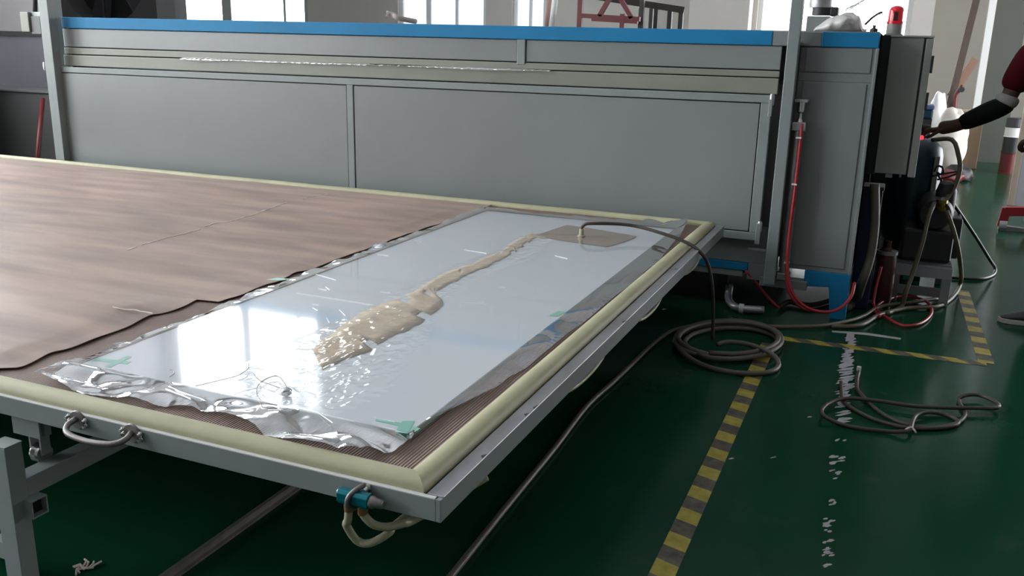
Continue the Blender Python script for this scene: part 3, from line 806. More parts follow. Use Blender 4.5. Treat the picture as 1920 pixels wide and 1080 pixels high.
# under-table bracket with roller
B('roller_bracket', M['grey2'], [(-2.150, -2.045, TY0 + .03, TY0 + .036, .378, .436), (-2.150, -2.045, TY0 + .036, TY0 + .10, .430, .436), (-2.150, -2.144, TY0 + .036, TY0 + .10, .378, .43)], tab, bevel=.001)
B('axle_fork', M['grey2'], [(-2.112, -2.106, TY0 + .045, TY0 + .075, .318, .380), (-2.072, -2.066, TY0 + .045, TY0 + .075, .318, .380), (-2.112, -2.066, TY0 + .045, TY0 + .075, .374, .380), (-2.11, -2.05, TY0 + .05, TY0 + .07, .378, .47)], tab)
LT('roller', M['chrome'], ((0, -.016), (.026, -.016), (.028, -.010), (.022, 0), (.028, .010), (.026, .016), (0, .016)), (-2.089, TY0 + .060, .318), 'x', tab, 20)['label'] = 'shiny grooved steel roller'
for yy in (2.6, 3.6, 4.6):
    B('cross_member', M['grey2'], (TX0 + .1, TX1 - .1, yy, yy + .05, .42, .468), tab)
for x_ in (-5.9, -4.0):
    B('roller_bracket', M['grey2'], (x_ - .05, x_ + .05, TY0 + .03, TY0 + .1, .30, .45), tab)

# stand under the table: post, beam, round rail, open cross tube
ZP = .412
pa, pb, pc = at(9, 841, z=ZP), at(39, 826, z=ZP), at(-20, 833, z=ZP)
PX1 = (pa.x + pb.x) / 2; PX0 = PX1 - .062; PY0 = pa.y; PY1 = pb.y
zb1 = at(52, 897, x=PX1).z; zb0 = at(55, 932, x=PX1).z
std = thing('rail_stand', (PX0, 2.8, 0), 'grey square-tube rail stand under the near left table edge', 'stand')
B('post', M['grey2'], (PX0, PX1, PY0, PY1, 0, ZP - .004), std, bevel=.002)
B('post_cap', M['grey2'], (PX0 - .0005, PX1 + .0005, PY0 - .0005, PY1 + .0005, ZP - .004, ZP), std)
B('beam', M['grey2'], (PX0 + .005, PX1 - .002, PY1, 4.7, zb0, zb1), std, bevel=.002)
TB('rail', M['handle'], [(-2.089, PY1 + .05, .279), (-2.089, 4.7, .279)], .011, std, 12, sp=False)
B('rail_seat', M['grey2'], (PX1 - .02, -2.075, PY1 + .04, 4.7, .258, .268), std, bevel=.002)
h_ = [at(58, 942, x=PX1 + .03), at(88, 928, x=PX1 + .03), at(62, 975, x=PX1 + .03)]
hy0, hy1, hz1, hz0 = h_[0].y, h_[1].y, h_[0].z, h_[2].z
hx = PX1 + .03; t_ = .004
B('cross_tube', M['grey2'], [(PX0, hx, hy0, hy0 + t_, hz0, hz1), (PX0, hx, hy1 - t_, hy1, hz0, hz1), (PX0, hx, hy0 + t_, hy1 - t_, hz0, hz0 + t_), (PX0, hx, hy0 + t_, hy1 - t_, hz1 - t_, hz1)], std)
B('tube_bore', M['dark'], (PX0, PX1 + .01, hy0 + t_, hy1 - t_, hz0 + t_, hz1 - t_), std)
B('post', M['grey2'], (PX0, PX1, 4.6, 4.66, 0, zb0), std, bevel=.002)
B('post', M['grey2'], (-5.6, -5.54, PY0, PY1, 0, ZP), std); B('cross_beam', M['grey2'], (-5.6, PX0, PY0 + .01, PY1 - .01, .06, .11), std)
B('beam', M['grey2'], (-5.6, -5.545, PY1, 4.7, zb0, zb1), std)
tag(B('floor_rail', M['handle'], [(-1.715, -1.675, .7, 4.9, 0, .006), (-1.702, -1.688, .7, 4.9, .006, .026)]), 'thin steel guide rail lying on the floor beneath the table', 'rail')

# ------------------------------------------------------------------ cover cloth on the left of the mat
edge_px = [(0, 691), (33, 690), (60, 680), (95, 662), (125, 655), (160, 643), (200, 627), (240, 613), (265, 600), (285, 590), (300, 588), (340, 577), (371, 562), (385, 567), (403, 569), (430, 560), (456, 552), (480, 541), (500, 533), (520, 529), (538, 520), (555, 511), (582, 506), (607, 496), (640, 483), (694, 465), (750, 444), (800, 427), (850, 411), (905, 391)]
ed = [at(*p, z=.512) for p in edge_px]
ed = [V((-2.30, 1.60, .512))] + [V((min(p.x, -2.112), p.y, .512)) for p in ed]
ys = [p.y for p in ed]
for i in range(1, len(ys)): ys[i] = max(ys[i], ys[i - 1] + .004)
exs = [p.x for p in ed]
sp_ = spline([V((x, y, 0)) for x, y in zip(exs, ys)], .012)
eyv = np.array([p.y for p in sp_]); exv = np.array([p.x for p in sp_])
def cloth_z(x, y):
    n1 = noise.noise(V((x * .6, y * 2.8, 0))); n2 = noise.noise(V((x * 1.7, y * 6.0, 7))); n3 = noise.noise(V((x * 5, y * 9, 3)))
    return max(.5075, .5095 + .017 * max(0, n1 + .2) + .0060 * n2 + .0012 * n3)


bm = bmesh.new(); prev = None
cy1 = sy1 - SW / 2 - .01
for i in range(261):
    y = 1.612 + (cy1 - 1.612) * i / 260
    xe = float(np.interp(y, eyv, exv)); row = []
    for j in range(131):
        s = 1 - (1 - j / 130) ** 1.6
        x = -6.50 + (xe + 6.50) * s
        d = xe - x
        z = .5085 + (cloth_z(x, y) - .5085) * min(1, d / .13 + .04)
        if d < .05: z += (.0038 * (1 - d / .05) * (.6 + noise.noise(V((y * 9, 2, 0)))))   # the edge lifts off a little
        z = max(z, .5075)
        row.append(bm.verts.new((x, y, z)))
    if prev:
        for j in range(130): bm.faces.new((prev[j], prev[j + 1], row[j + 1], row[j]))
    prev = row
bm.normal_update()
clo = bmo('cover_cloth', bm, M['cloth'], smooth=True)
md = clo.modifiers.new('thick', 'SOLIDIFY'); md.thickness = .0025; md.offset = 1
tag(clo, 'wrinkled brown cover cloth with a wavy edge spread on the left of the table', 'cloth')


def fray(pxs, mt, w, label, zz0=.522, seed=0):
    P = spline([at(*p, z=zz0) for p in pxs], .012); bm = bmesh.new(); prev = None
    for i, p in enumerate(P):
        n = noise.noise(V((i * .21, seed, 0)))
        ww = w * max(.15, .55 + n * 1.1); z = cloth_z(p.x, p.y) + .0045 + .0015 * noise.noise(V((i * .5, 1, seed)))
        o_ = V((0, .012 * noise.noise(V((i * .13, 5, seed))), 0))
        t = (P[min(i + 1, len(P) - 1)] - P[max(i - 1, 0)]).normalized(); s = V((-t.y, t.x, 0))
        row = [bm.verts.new(V((p.x, p.y, z)) + o_ + s * ww * q + V((0, 0, .002 * (1 - abs(q)) - .001))) for q in (-1, 0, 1)]
        if prev and n > -.28:
            for k in range(2): bm.faces.new((prev[k], row[k], row[k + 1], prev[k + 1]))
        prev = row
    o = bmo('frayed_seam', bm, mt, clo, smooth=True); o['label'] = label


fray([(238, 467), (275, 455), (305, 444), (340, 437), (372, 430), (402, 416), (432, 412), (455, 406), (482, 399), (505, 390), (538, 378)], M['fringe'], .0065, 'pale frayed tear across the cloth', seed=1)
fray([(566, 374), (585, 367), (612, 361)], M['fringe'], .007, 'pale frayed end near the far edge', seed=4)
fray([(212, 578), (232, 582), (250, 583), (268, 587), (286, 590)], M['fringe'], .006, 'short frayed tear by the wavy edge', seed=9)

# ------------------------------------------------------------------ glass laminate and its vacuum bag
GX0, GX1, GY0, GY1 = -2.102, -0.999, 1.752, 4.605
GT = .524
gl = thing('glass_laminate', ((GX0 + GX1) / 2, (GY0 + GY1) / 2, .508), 'long white glass laminate panel inside the clear vacuum bag', 'glass panel')
B('white_pane', M['glass'], (GX0 + .004, GX1 - .004, GY0 + .004, GY1 - .004, .5085, GT), gl)
B('glass_edge', M['glassedge'], [(GX0, GX1, GY0, GY0 + .004, .5085, GT), (GX0, GX1, GY1 - .004, GY1, .5085, GT), (GX0, GX0 + .004, GY0 + .004, GY1 - .004, .5085, GT), (GX1 - .004, GX1, GY0 + .004, GY1 - .004, .5085, GT)], gl)


def strip_poly(bm, pxs, z0, z1):
    P = [at(*p, z=z0) for p in pxs]; prism(bm, [(p.x, p.y) for p in P], z0, z1)


ZT = GT + .0006
for k, polys in enumerate((
        [[(172, 676), (182, 671), (246, 678), (238, 683)], [(196, 687), (238, 667), (247, 669), (206, 689)]],
        [[(706, 783), (752, 793), (788, 803), (782, 808), (740, 797), (704, 789)], [(740, 810), (755, 789), (778, 789), (764, 813)]],
        [[(500, 524), (520, 521), (545, 523), (526, 526)]],
        [[(1028, 593), (1046, 583), (1062, 584), (1044, 594)]])):
    bm = bmesh.new()
    for j, pl in enumerate(polys): strip_poly(bm, pl, ZT + j * .0003, ZT + .0003 + j * .0003)
    bmo('tape_mark', bm, M['tape'], gl)

# tan breather strip and square breather patch under the film
up = [(1012, 437), (985, 440), (962, 455), (940, 470), (905, 485), (870, 499), (830, 513), (790, 538), (760, 554), (715, 571), (690, 580), (650, 605), (615, 630), (585, 652)]
lo = [(1028, 447), (1003, 449), (985, 460), (955, 478), (920, 498), (880, 514), (845, 531), (815, 551), (831, 566), (806, 594), (770, 617), (735, 630), (710, 645), (690, 660), (645, 676), (603, 692)]
def smooth_px(l):
    s = spline([V((p[0], p[1], 0)) for p in l], 6)
    return [(p.x + 4.5 * noise.noise(V((p.x * .07, p.y * .07, 0))) + 2.5 * noise.noise(V((p.x * .3, p.y * .3, 3))), p.y + 4.0 * noise.noise(V((p.x * .08, 9, p.y * .08))) + 2.5 * noise.noise(V((p.x * .3, 5, p.y * .3)))) for p in s]
bm = bmesh.new()
U = [at(*p, z=GT + .001) for p in smooth_px(up)]; Lw = [at(*p, z=GT + .001) for p in smooth_px(lo)]
def resample(P, n):
    acc = [0]
    for a, b in zip(P, P[1:]): acc.append(acc[-1] + (b - a).length)
    r = []
    for i in range(n):
        s = acc[-1] * i / (n - 1); k = 0
        while k < len(acc) - 2 and acc[k + 1] < s: k += 1
        r.append(P[k].lerp(P[k + 1], (s - acc[k]) / max(1e-9, acc[k + 1] - acc[k])))
    return r
U, Lw = resample(U, 150), resample(Lw, 150)
prev = None
for a, b in zip(U, Lw):
    row = [bm.verts.new(V((a.lerp(b, q / 4).x, a.lerp(b, q / 4).y, GT + .0012))) for q in range(5)]
    if prev:
        for k in range(4):
            g_ = a.lerp(b, (k + .5) / 4)
            if noise.noise(V((g_.x * 26, g_.y * 14, 2))) > (.62 if k in (1, 2) else .36): continue
            bm.faces.new((prev[k], prev[k + 1], row[k + 1], row[k]))
    prev = row
bmesh.ops.recalc_face_normals(bm, faces=bm.faces)
st_ = bmo('breather_strip', bm, M['breather'], smooth=True)
md = st_.modifiers.new('thick', 'SOLIDIFY'); md.thickness = .0008; md.offset = 1
tag(st_, 'ragged tan breather strip running down the middle of the glass', 'cloth strip')
bm = bmesh.new(); strip_poly(bm, [(1006, 441), (1062, 422), (1100, 427), (1194, 443), (1172, 453), (1138, 463), (1085, 456), (1040, 449)], GT + .0022, GT + .0034)
tag(bmo('breather_patch', bm, M['patch']), 'flat brown square breather patch under the vacuum hose fitting', 'cloth patch')

# clear vacuum bag: a sheet drawn tight on the glass, wrinkled over the strip, with loose aprons all round
mid = [(at(*p, z=GT), w) for p, w in (((1120, 448), .05), ((1010, 448), .08), ((960, 480), .10), ((900, 500), .10), ((850, 525), .09), ((790, 560), .13), ((740, 595), .15), ((690, 635), .19), ((640, 670), .22), ((605, 700), .24), ((575, 728), .22), ((545, 750), .17), ((505, 758), .12))]
MP = spline([V((p.x, p.y, w)) for p, w in mid], .03)
MPn = np.array([[p.x, p.y, p.z] for p in MP])


def wr(x, y):
    d = np.hypot(MPn[:, 0] - x, MPn[:, 1] - y); i = int(d.argmin())
    return max(0.0, 1 - (d[i] / MPn[i, 2]) ** 2)


def crease(p, f, amp):
    """sharp-ridged crumple"""
    w_ = V((noise.noise(p * f * .6), noise.noise(p * f * .6 + V((9, 2, 4))), 0)) * .35 / f * 2
    q = p + w_
    return amp * ((1 - abs(noise.noise(q * f)) * 2.2) * .65 + (1 - abs(noise.noise(q * f * 2.1 + V((3, 1, 8)))) * 2.2) * .35)


NX, NY = 190, 430
bm = bmesh.new(); grid = []
knot = at(537, 743, z=GT)
for j in range(NY + 1):
    y = GY0 + (GY1 - GY0) * (j / NY) ** 1.15; row = []
    for i in range(NX + 1):
        x = GX0 + (GX1 - GX0) * i / NX
        a = wr(x, y); p = V((x, y * .55, 0))
        z = GT + .0045 + .0003 * noise.noise(V((x * 3, y * 3, 0)))
        if a > 0:
            near = max(0, min(1, (3.0 - y) / 1.2))
            k = crease(p, 30, .0075) * (.45 + .55 * near) + crease(p + V((4, 4, 4)), 12, .0028)
            z += a ** .65 * max(-.0012, k)
            dk = math.hypot(x - knot.x, (y - knot.y)); z += .018 * math.exp(-(dk / .022) ** 2)
        row.append(bm.verts.new((x, y, z)))
    grid.append(row)
for j in range(NY):
    for i in range(NX): bm.faces.new((grid[j][i], grid[j][i + 1], grid[j + 1][i + 1], grid[j + 1][i]))
bagf = bmo('vacuum_bag', bm, M['film'], smooth=True)
tag(bagf, 'clear crinkled plastic vacuum bag drawn over the white glass panel', 'plastic film')

out_px = [(64, 714), (96, 725), (129, 734), (194, 748), (247, 756), (298, 763), (348, 767), (396, 781), (434, 796), (478, 812), (514, 830), (558, 842), (597, 852), (652, 861), (708, 853), (756, 843), (782, 813)]
out_r = [(782, 813), (800, 800), (819, 788), (853, 772), (893, 752), (936, 727), (955, 709), (988, 690), (1020, 666), (1056, 637), (1075, 620), (1102, 600), (1133, 577), (1160, 556), (1194, 528), (1232, 493), (1264, 456), (1288, 434)]
out_f = [(1288, 434), (1279, 412), (1251, 413), (1216, 419), (1169, 420), (1120, 415), (1075, 411), (1012, 402), (939, 392), (905, 389)]
out_l = [(905, 389), (880, 399), (800, 430), (700, 466), (560, 519), (400, 582), (250, 639), (158, 677), (140, 677), (110, 686), (80, 703), (64, 714)]


def apron(outer, ia, ib, n, lift, zedge, seed, amp, bm, nv=14, fr_=1.0):
    O = resample(spline([at(*p, z=.509) for p in outer], .02), n)
    prev = None
    for i in range(n):
        s = i / (n - 1); I = V(ia).lerp(V(ib), s); o = O[i]; row = []
        dist = (V((o.x, o.y, 0)) - V((I.x, I.y, 0))).length
        for j in range(nv + 1):
            t = j / nv
            x = I.x + (o.x - I.x) * t; y = I.y + (o.y - I.y) * t
            z = (GT + .0046) * (1 - t) + zedge * t
            z += lift(s) * (t ** 1.5)
            p = V((x, y, seed))
            env = math.sin(min(1, t * 1.15) * math.pi * .62) * min(1, dist / .06)
            # broad facets with sharp folds, fine crumple at the hem
            q = V((p.x * 3.2 + .35 * noise.noise(p * 5 * fr_), p.y * 5.5 * fr_, seed))
            k = (abs(noise.noise(q)) * 2.2 - .4) + .45 * (abs(noise.noise(q * 2.3 + V((5, 2, 1)))) * 2.2 - .5)
            z += amp * env * k
            z += .0022 * t ** 5 * noise.noise(p * 45)
            floor_z = .5095 if o.y < 4.70 and o.x < -.92 else .5095
            row.append(bm.verts.new((x, y, max(z, floor_z + .0012 * t))))
        if prev:
            for j in range(nv): bm.faces.new((prev[j], prev[j + 1], row[j + 1], row[j]))
        prev = row


bm = bmesh.new()
apron(out_px, (GX0, GY0, 0), (GX1, GY0, 0), 260, lambda s: .010 * math.sin(s * 9) ** 2 + (.022 if s < .02 else .022 * math.exp(-(s / .07) ** 2)), .513, 1.0, .030, bm, 22)
bmo('bag_apron', bm, M['apron'], bagf, smooth=True)['label'] = 'loose crumpled near hem'
bm = bmesh.new()
apron(out_r, (GX1, GY0, 0), (GX1, GY1, 0), 420, lambda s: .003 + .003 * math.sin(s * 17) ** 2 + .055 * max(0, s - .93) / .07, .512, 5.0, .0085, bm, 14, .32)
bmo('bag_apron', bm, M['apron_soft'], bagf, smooth=True)['label'] = 'loose hem along the right glass edge'
bm = bmesh.new()
apron(out_f, (GX1, GY1, 0), (GX0, GY1, 0), 200, lambda s: (.060 * math.exp(-(s / .12) ** 2)) + .004, .514, 9.0, .022, bm)
bmo('bag_apron', bm, M['apron'], bagf, smooth=True)['label'] = 'loose far hem with a raised corner'
bm = bmesh.new()
apron(out_l, (GX0, GY1, 0), (GX0, GY0, 0), 240, lambda s: .004 + .02 * max(0, s - .93) / .07, .512, 13.0, .012, bm, 10)
bmo('bag_apron', bm, M['apron'], bagf, smooth=True)['label'] = 'narrow hem along the left glass edge'

# loose threads on the film
TB('thread', M['handle'], [at(318, 707, z=.531), at(327, 700, z=.532), at(324, 694, z=.532), at(318, 694, z=.532)], .0011, bagf, 5, step=.005)
TB('thread', M['handle'], [at(366, 724, z=.531), at(400, 716, z=.532), at(440, 706, z=.532), at(455, 699, z=.533), at(466, 690, z=.534), at(466, 681, z=.533)], .0012, bagf, 5, step=.01)
TB('thread', M['handle'], [at(475, 700, z=.532), at(485, 712, z=.533), at(510, 722, z=.533), at(538, 730, z=.534), at(520, 705, z=.533), at(490, 716, z=.533), at(481, 735, z=.533), at(492, 753, z=.533), at(520, 760, z=.532)], .0013, bagf, 5, step=.01)
bm = bmesh.new()
lathe(bm, ((0, 0), (.010, 0), (.015, .004), (.012, .010), (.016, .013), (.008, .019), (0, .020)), (knot.x, knot.y, GT + .004), 'z', 14)
tag(bmo('valve_knot', bm, M['chrome'], smooth=True), 'small shiny valve knot at the near end of the wrinkled streak', 'valve')
# glints of short pressed folds in the film, drawn as near-white tubes
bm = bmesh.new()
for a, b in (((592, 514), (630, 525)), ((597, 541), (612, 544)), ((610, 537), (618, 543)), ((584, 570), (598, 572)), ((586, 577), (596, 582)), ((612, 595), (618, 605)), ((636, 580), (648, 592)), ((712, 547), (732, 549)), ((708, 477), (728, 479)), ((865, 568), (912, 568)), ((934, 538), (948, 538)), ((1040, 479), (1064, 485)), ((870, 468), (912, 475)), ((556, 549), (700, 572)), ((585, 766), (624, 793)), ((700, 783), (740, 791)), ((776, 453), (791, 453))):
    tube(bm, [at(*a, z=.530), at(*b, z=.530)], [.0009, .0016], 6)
M['glint'] = mat('film_fold_glint', (0.9, 0.9, 0.92), 0.2)
o = bmo('fold_glint', bm, M['glint'], bagf); o['kind'] = 'stuff'

# ------------------------------------------------------------------ vacuum hose on the glass, falling into a coil on the floor
hz_ = .53
base = at(1090, 443, z=hz_)
pA = base + V((0, 0, .0)); 
drop = at(1318, 474, z=.53)
hose1 = [base, base + V((-.004, .004, .035)), base + V((.012, .012, .060)), base + V((.06, .02, .068)), at(1180, 422, y=4.28), at(1240, 437, y=4.26), at(1290, 456, y=4.25), at(1316, 476, y=4.24), at(1329, 500, y=4.26), at(1336, 545, y=4.28), at(1337, 600, y=4.34), at(1336, 636, z=.03)]
vh = thing('vacuum_hose', base, 'grey-brown vacuum hose from the glass over the table edge into a floor coil', 'hose')
TB('hose_drop', M['hosedark'], hose1, .0085, vh, 10)
LT('hose_fitting', M['tube'], ((0, 0), (.020, 0), (.020, .006), (.012, .009), (.011, .040), (0, .040)), (base.x, base.y, .528), 'z', vh, 14)
coil = [(1336, 640, .02), (1318, 668, .02), (1300, 671, .02)]
loops = []
for c, rx, ry, zz0, n in (((1365, 640), 98, 31, .014, 10), ((1366, 637), 100, 36, .030, 10), ((1372, 642), 88, 27, .016, 10), ((1366, 634), 94, 30, .044, 10)):
    for k in range(n):
        a = 2 * math.pi * k / n + 2.6
        loops.append((c[0] + rx * math.cos(a) * (1 + .03 * noise.noise(V((len(loops), 0, 0)))), c[1] + ry * math.sin(a), zz0))
big = [(1263, 640, .03), (1285, 665, .03), (1312, 682, .016), (1350, 694, .014), (1400, 700, .014), (1445, 697, .014), (1460, 684, .016), (1452, 668, .04), (1430, 655, .055), (1400, 645, .055), (1365, 641, .05), (1345, 646, .045)]
pts = [at(x, y, z=z) for x, y, z in loops]
TB('hose_coil', M['hose'], pts, .0125, vh, 8, step=.03)
TB('hose_coil', M['hose'], [at(*p[:2], z=p[2]) for p in big], .0125, vh, 8, step=.03)
TB('hose_tail', M['hose'], [at(x, y, z=.014) for x, y in ((1290, 612), (1258, 622), (1225, 645), (1190, 678), (1150, 716), (1100, 762), (1040, 840), (950, 950), (850, 1075), (780, 1160))], .011, vh, 8, step=.04)
TB('hose_feed', M['hosetan'], [at(x, y, z=.013) for x, y in ((1440, 612), (1480, 613), (1540, 611), (1590, 602), (1620, 592))] + [at(1650, 575, z=.02), at(1700, 568, z=.02), at(1760, 560, z=.02)], .0115, vh, 8, step=.03)

# second, thinner hose lying in a tangle on the floor
tg = [(1610, 697), (1607, 711), (1607, 729), (1616, 741), (1629, 755), (1647, 771), (1673, 786), (1700, 796), (1733, 801), (1767, 800), (1795, 793), (1809, 780), (1807, 768), (1799, 756), (1799, 747), (1811, 741), (1833, 740), (1856, 748), (1871, 757), (1869, 765), (1833, 765), (1767, 764), (1711, 761), (1656, 753), (1600, 747), (1567, 751), (1544, 764), (1543, 778), (1571, 793), (1611, 803), (1667, 809), (1696, 809), (1707, 806), (1711, 791), (1720, 778), (1744, 773), (1773, 778), (1796, 789), (1790, 798), (1756, 803), (1711, 803), (1678, 798), (1633, 784), (1600, 767), (1582, 753), (1578, 738), (1577, 716)]
tz = [.010 + (.014 if 14 < i < 28 else 0) + (.010 if 30 < i < 36 else 0) for i in range(len(tg))]
th = tag(TB('thin_hose', M['hosedark'], [at(*p, z=z) for p, z in zip(tg, tz)], .0085, None, 8, step=.02), 'thin dark brown hose lying tangled on the green floor', 'hose')
c = at(1708, 806, z=.02)
TB('tie', M['fringe'], [c + V((-.02, -.01, 0)), c + V((0, 0, .012)), c + V((.02, -.012, -.004))], .004, th, 6)
LT('hose_tip', M['white'], ((0, 0), (.010, 0), (.010, .02), (0, .02)), at(1610, 695, z=.004), 'z', th, 8)

# ------------------------------------------------------------------ floor marks
def floor_poly(name, pxs, mt, label, cat, z=.0015):
    bm = bmesh.new(); P = [at(*p, z=0) for p in pxs]
    vs = [bm.verts.new((p.x, p.y, z)) for p in P]; bm.faces.new(vs)
    bmesh.ops.recalc_face_normals(bm, faces=bm.faces)
    r = bmesh.ops.extrude_face_region(bm, geom=bm.faces[:])
    for v in [g for g in r['geom'] if isinstance(g, bmesh.types.BMVert)]: v.co.z = 0.0002
    bmesh.ops.recalc_face_normals(bm, faces=bm.faces)
    return tag(bmo(name, bm, mt), label, cat)


tape_a = at(1242, 1080, z=0); tape_b = at(1434, 660, z=0)
tag(B('hazard_tape', M['hazy'], (-.485, -.413, 0.9, 4.50, .0003, .0016)), 'yellow and black hazard tape running from the hose coil toward the camera', 'floor tape')
ya_, yb_ = at(1462, 634, z=0), at(1850, 683, z=0)
bm = bmesh.new()
d_ = (yb_ - ya_).normalized(); s_ = V((-d_.y, d_.x, 0)) * .035
for z in (.0003, .0015):
    pass
prism(bm, [(ya_ - s_).to_2d(), (yb_ - s_).to_2d(), (yb_ + s_).to_2d(), (ya_ + s_).to_2d()], .0003, .0015)
tag(bmo('hazard_tape', bm, M['hazx']), 'yellow and black hazard tape running crosswise in front of the blue foot', 'floor tape')
t1_, t2_ = at(1849, 681, z=0), at(1805, 545, z=0)
bm = bmesh.new(); d_ = (t2_ - t1_).normalized(); s_ = V((-d_.y, d_.x, 0)) * .036
prism(bm, [(t1_ - s_).to_2d(), (t2_ - s_).to_2d(), (t2_ + s_).to_2d(), (t1_ + s_).to_2d()], .0003, .0018)
tag(bmo('hazard_tape', bm, M['hazy2']), 'faded yellow hazard tape running toward the pump on the right', 'floor tape')

pl = thing('painted_line', at(1580, 800, z=0), 'worn flaking white painted line between tape and thin hose', 'floor line')
bm = bmesh.new()
rnd = random.Random(3)
def flake(bm, cx_, cy_, w, h, n=7):
    ph = rnd.random() * 6; P = []
    for k in range(n):
        a = 2 * math.pi * k / n; r = rnd.uniform(.55, 1.15)
        P.append(at(cx_ + w * r * math.cos(a + .2) , cy_ + h * r * math.sin(a) - .10 * w * math.cos(a), z=0))
    vs = [bm.verts.new((p.x, p.y, rnd.uniform(.0006, .0012))) for p in P]
    f = bm.faces.new(vs)
def lx(y): return 1595 - (y - 630) * .112
for i in range(34):   # dense stretch
    y = 632 + i * 5.0
    w = 9 + 7 * min(1, i / 8)
    if i > 26 and i % 3 == 0: continue
    flake(bm, lx(y) + rnd.uniform(-4, 4), y, w * rnd.uniform(.9, 1.25), rnd.uniform(2.9, 4.2))
for y, k in ((785, 2), (792, 1), (828, 2), (858, 3), (866, 4), (885, 2), (892, 1), (900, 1), (940, 3), (948, 2), (970, 1), (978, 4), (984, 5), (996, 2), (1016, 2), (1030, 4), (1036, 3), (1044, 2), (1062, 3), (1090, 3)):
    for q in range(k): flake(bm, lx(y) + rnd.uniform(-11, 11), y + rnd.uniform(-3, 3), rnd.uniform(4, 9), rnd.uniform(1.5, 3.6))
for x, y in ((1517, 782), (1449, 858), (1372, 860), (1245, 580)): flake(bm, x, y, 6, 1.6)
bmesh.ops.recalc_face_normals(bm, faces=bm.faces)
for f in bm.faces:
    if f.normal.z < 0: f.normal_flip()
o = bmo('paint_flake', bm, M['paint'], pl); o['kind'] = 'stuff'
bm = bmesh.new()
strip_poly(bm, [(1560, 620), (1625, 624), (1690, 634), (1688, 637), (1622, 628), (1560, 623)], .0004, .0012)
bmo('cross_bar', bm, M['paint'], pl)
bm = bmesh.new(); strip_poly(bm, [(1588, 625), (1602, 626), (1600, 640), (1585, 640)], .0004, .0012)
bmo('line_head', bm, M['paint'], pl)
# scrap of debris under the table
bm = bmesh.new()
for i in range(9):
    c = at(160 + rnd.uniform(-12, 12), 1066 + rnd.uniform(-5, 5), z=0.004); a = rnd.random() * 6
    tube(bm, [c, c + V((.02 * math.cos(a), .02 * math.sin(a), .006)), c + V((.035 * math.cos(a + .4), .035 * math.sin(a + .4), .002))], .003, 5)
tag(bmo('fibre_scrap', bm, M['fringe']), 'small tan fibre scrap on the floor beneath the table', 'debris')

# ------------------------------------------------------------------ pump corner right of the furnace
tk = at(1722, 300, y=6.2)
tcx = .165; tcy = 6.25
tank = thing('vacuum_tank', (tcx, tcy, 0), 'dark navy upright vacuum tank half hidden below the control cabinet', 'tank')
LT('shell', M['navy'], ((0, .15), (.10, .155), (.15, .19), (.155, .23), (.155, .83), (.145, .88), (.10, .925), (.03, .94), (0, .94)), (tcx, tcy, 0), 'z', tank, 32)
for a in range(3):
    x_, y__ = tcx + .12 * math.cos(a * 2.09 + .5), tcy + .12 * math.sin(a * 2.09 + .5); B('leg', M['navy'], (x_ - .02, x_ + .02, y__ - .02, y__ + .02, 0, .2), tank)
B('gauge_plate', M['cab'], (tcx + .10, tcx + .13, tcy - .135, tcy - .115, .60, .84), tank, bevel=.004)
t2 = thing('filter_canister', (-.02, 5.62, 0), 'dark red filter canister on the floor behind the blue foot', 'canister')
LT('canister_body', M['darkred'], ((0, 0), (.055, 0), (.06, .02), (.06, .28), (.045, .32), (.02, .34), (.02, .38), (0, .38)), (.06, 5.62, 0), 'z', t2, 20)
LT('lid', M['steel'], ((0, .30), (.062, .30), (.062, .32), (0, .32)), (.06, 5.62, 0), 'z', t2, 20)
nv_ = thing('navy_filter_box', (-.06, 5.45, 0), 'narrow dark navy box standing against the furnace end', 'box')
B('box_body', mat('navy_box_paint', (.008, .014, .05), .5), (-.1125, -.005, 5.40, 5.58, 0, .70), nv_, bevel=.006)
B('box_lid', M['motor'], (-.1128, 0, 5.395, 5.585, .70, .72), nv_, bevel=.004)
cc = thing('filler_casing', (.08, 6.9, 0), 'black compressor casing added behind the navy tank to hide bright floor', 'filler')
B('casing', M['black'], (-.10, .30, 6.62, 7.3, .06, .86), cc, bevel=.02)  # box added to darken the bright gap right of the furnace
B('filler_base', M['motor'], (-.10, .30, 6.64, 7.28, 0, .06), cc)
# steel stand: slatted top, frame, legs
S0x, S1x, S0y, S1y = .10, .43, 5.70, 6.30
M['standmetal'] = mat('stand_grey', (.16, .16, .165), .5, var=.1)
ps = thing('pump_stand', ((S0x + S1x) / 2, 6.0, 0), 'low grey steel stand with slatted top carrying the vacuum pump', 'stand')
for i in range(8):
    y0 = S0y + i * .075; B('slat', M['standmetal'], (S0x, S1x, y0, y0 + .055, .215, .230), ps, bevel=.002)
B('top_rail', mat('pale_stand_rail', (.34, .34, .36), .5), [(S0x, S1x, S0y - .012, S0y, .165, .232), ], ps, bevel=.002)
B('top_rail', M['standmetal'], [(S1x - .012, S1x, S0y, S1y, .17, .215), (S0x, S0x + .012, S0y, S1y, .17, .215)], ps)
B('lower_rail', M['standmetal'], (S0x, S1x, S0y - .01, S0y + .01, .05, .105), ps, bevel=.002)
for x_ in (S0x, S1x - .05):
    for y__ in (S0y - .012, S1y - .05): B('leg', mat('stand_leg', (.27, .28, .29), .5) if y__ < 6 and x_ > .3 else M['standmetal'], (x_, x_ + .05, y__, y__ + .05, 0, .165), ps, bevel=.002)
vp = thing('vacuum_pump', (.30, 6.0, .232), 'dark vacuum pump with rounded motor and brass fitting on the slatted stand', 'pump')
B('pump_block', M['motor'], (.13, .42, 5.82, 6.2, .232, .43), vp, bevel=.02)
LT('motor', M['motor'], ((0, 5.80), (.085, 5.80), (.10, 5.83), (.10, 6.15), (.08, 6.18), (0, 6.18)), (.30, 0, .53), 'y', vp, 24)
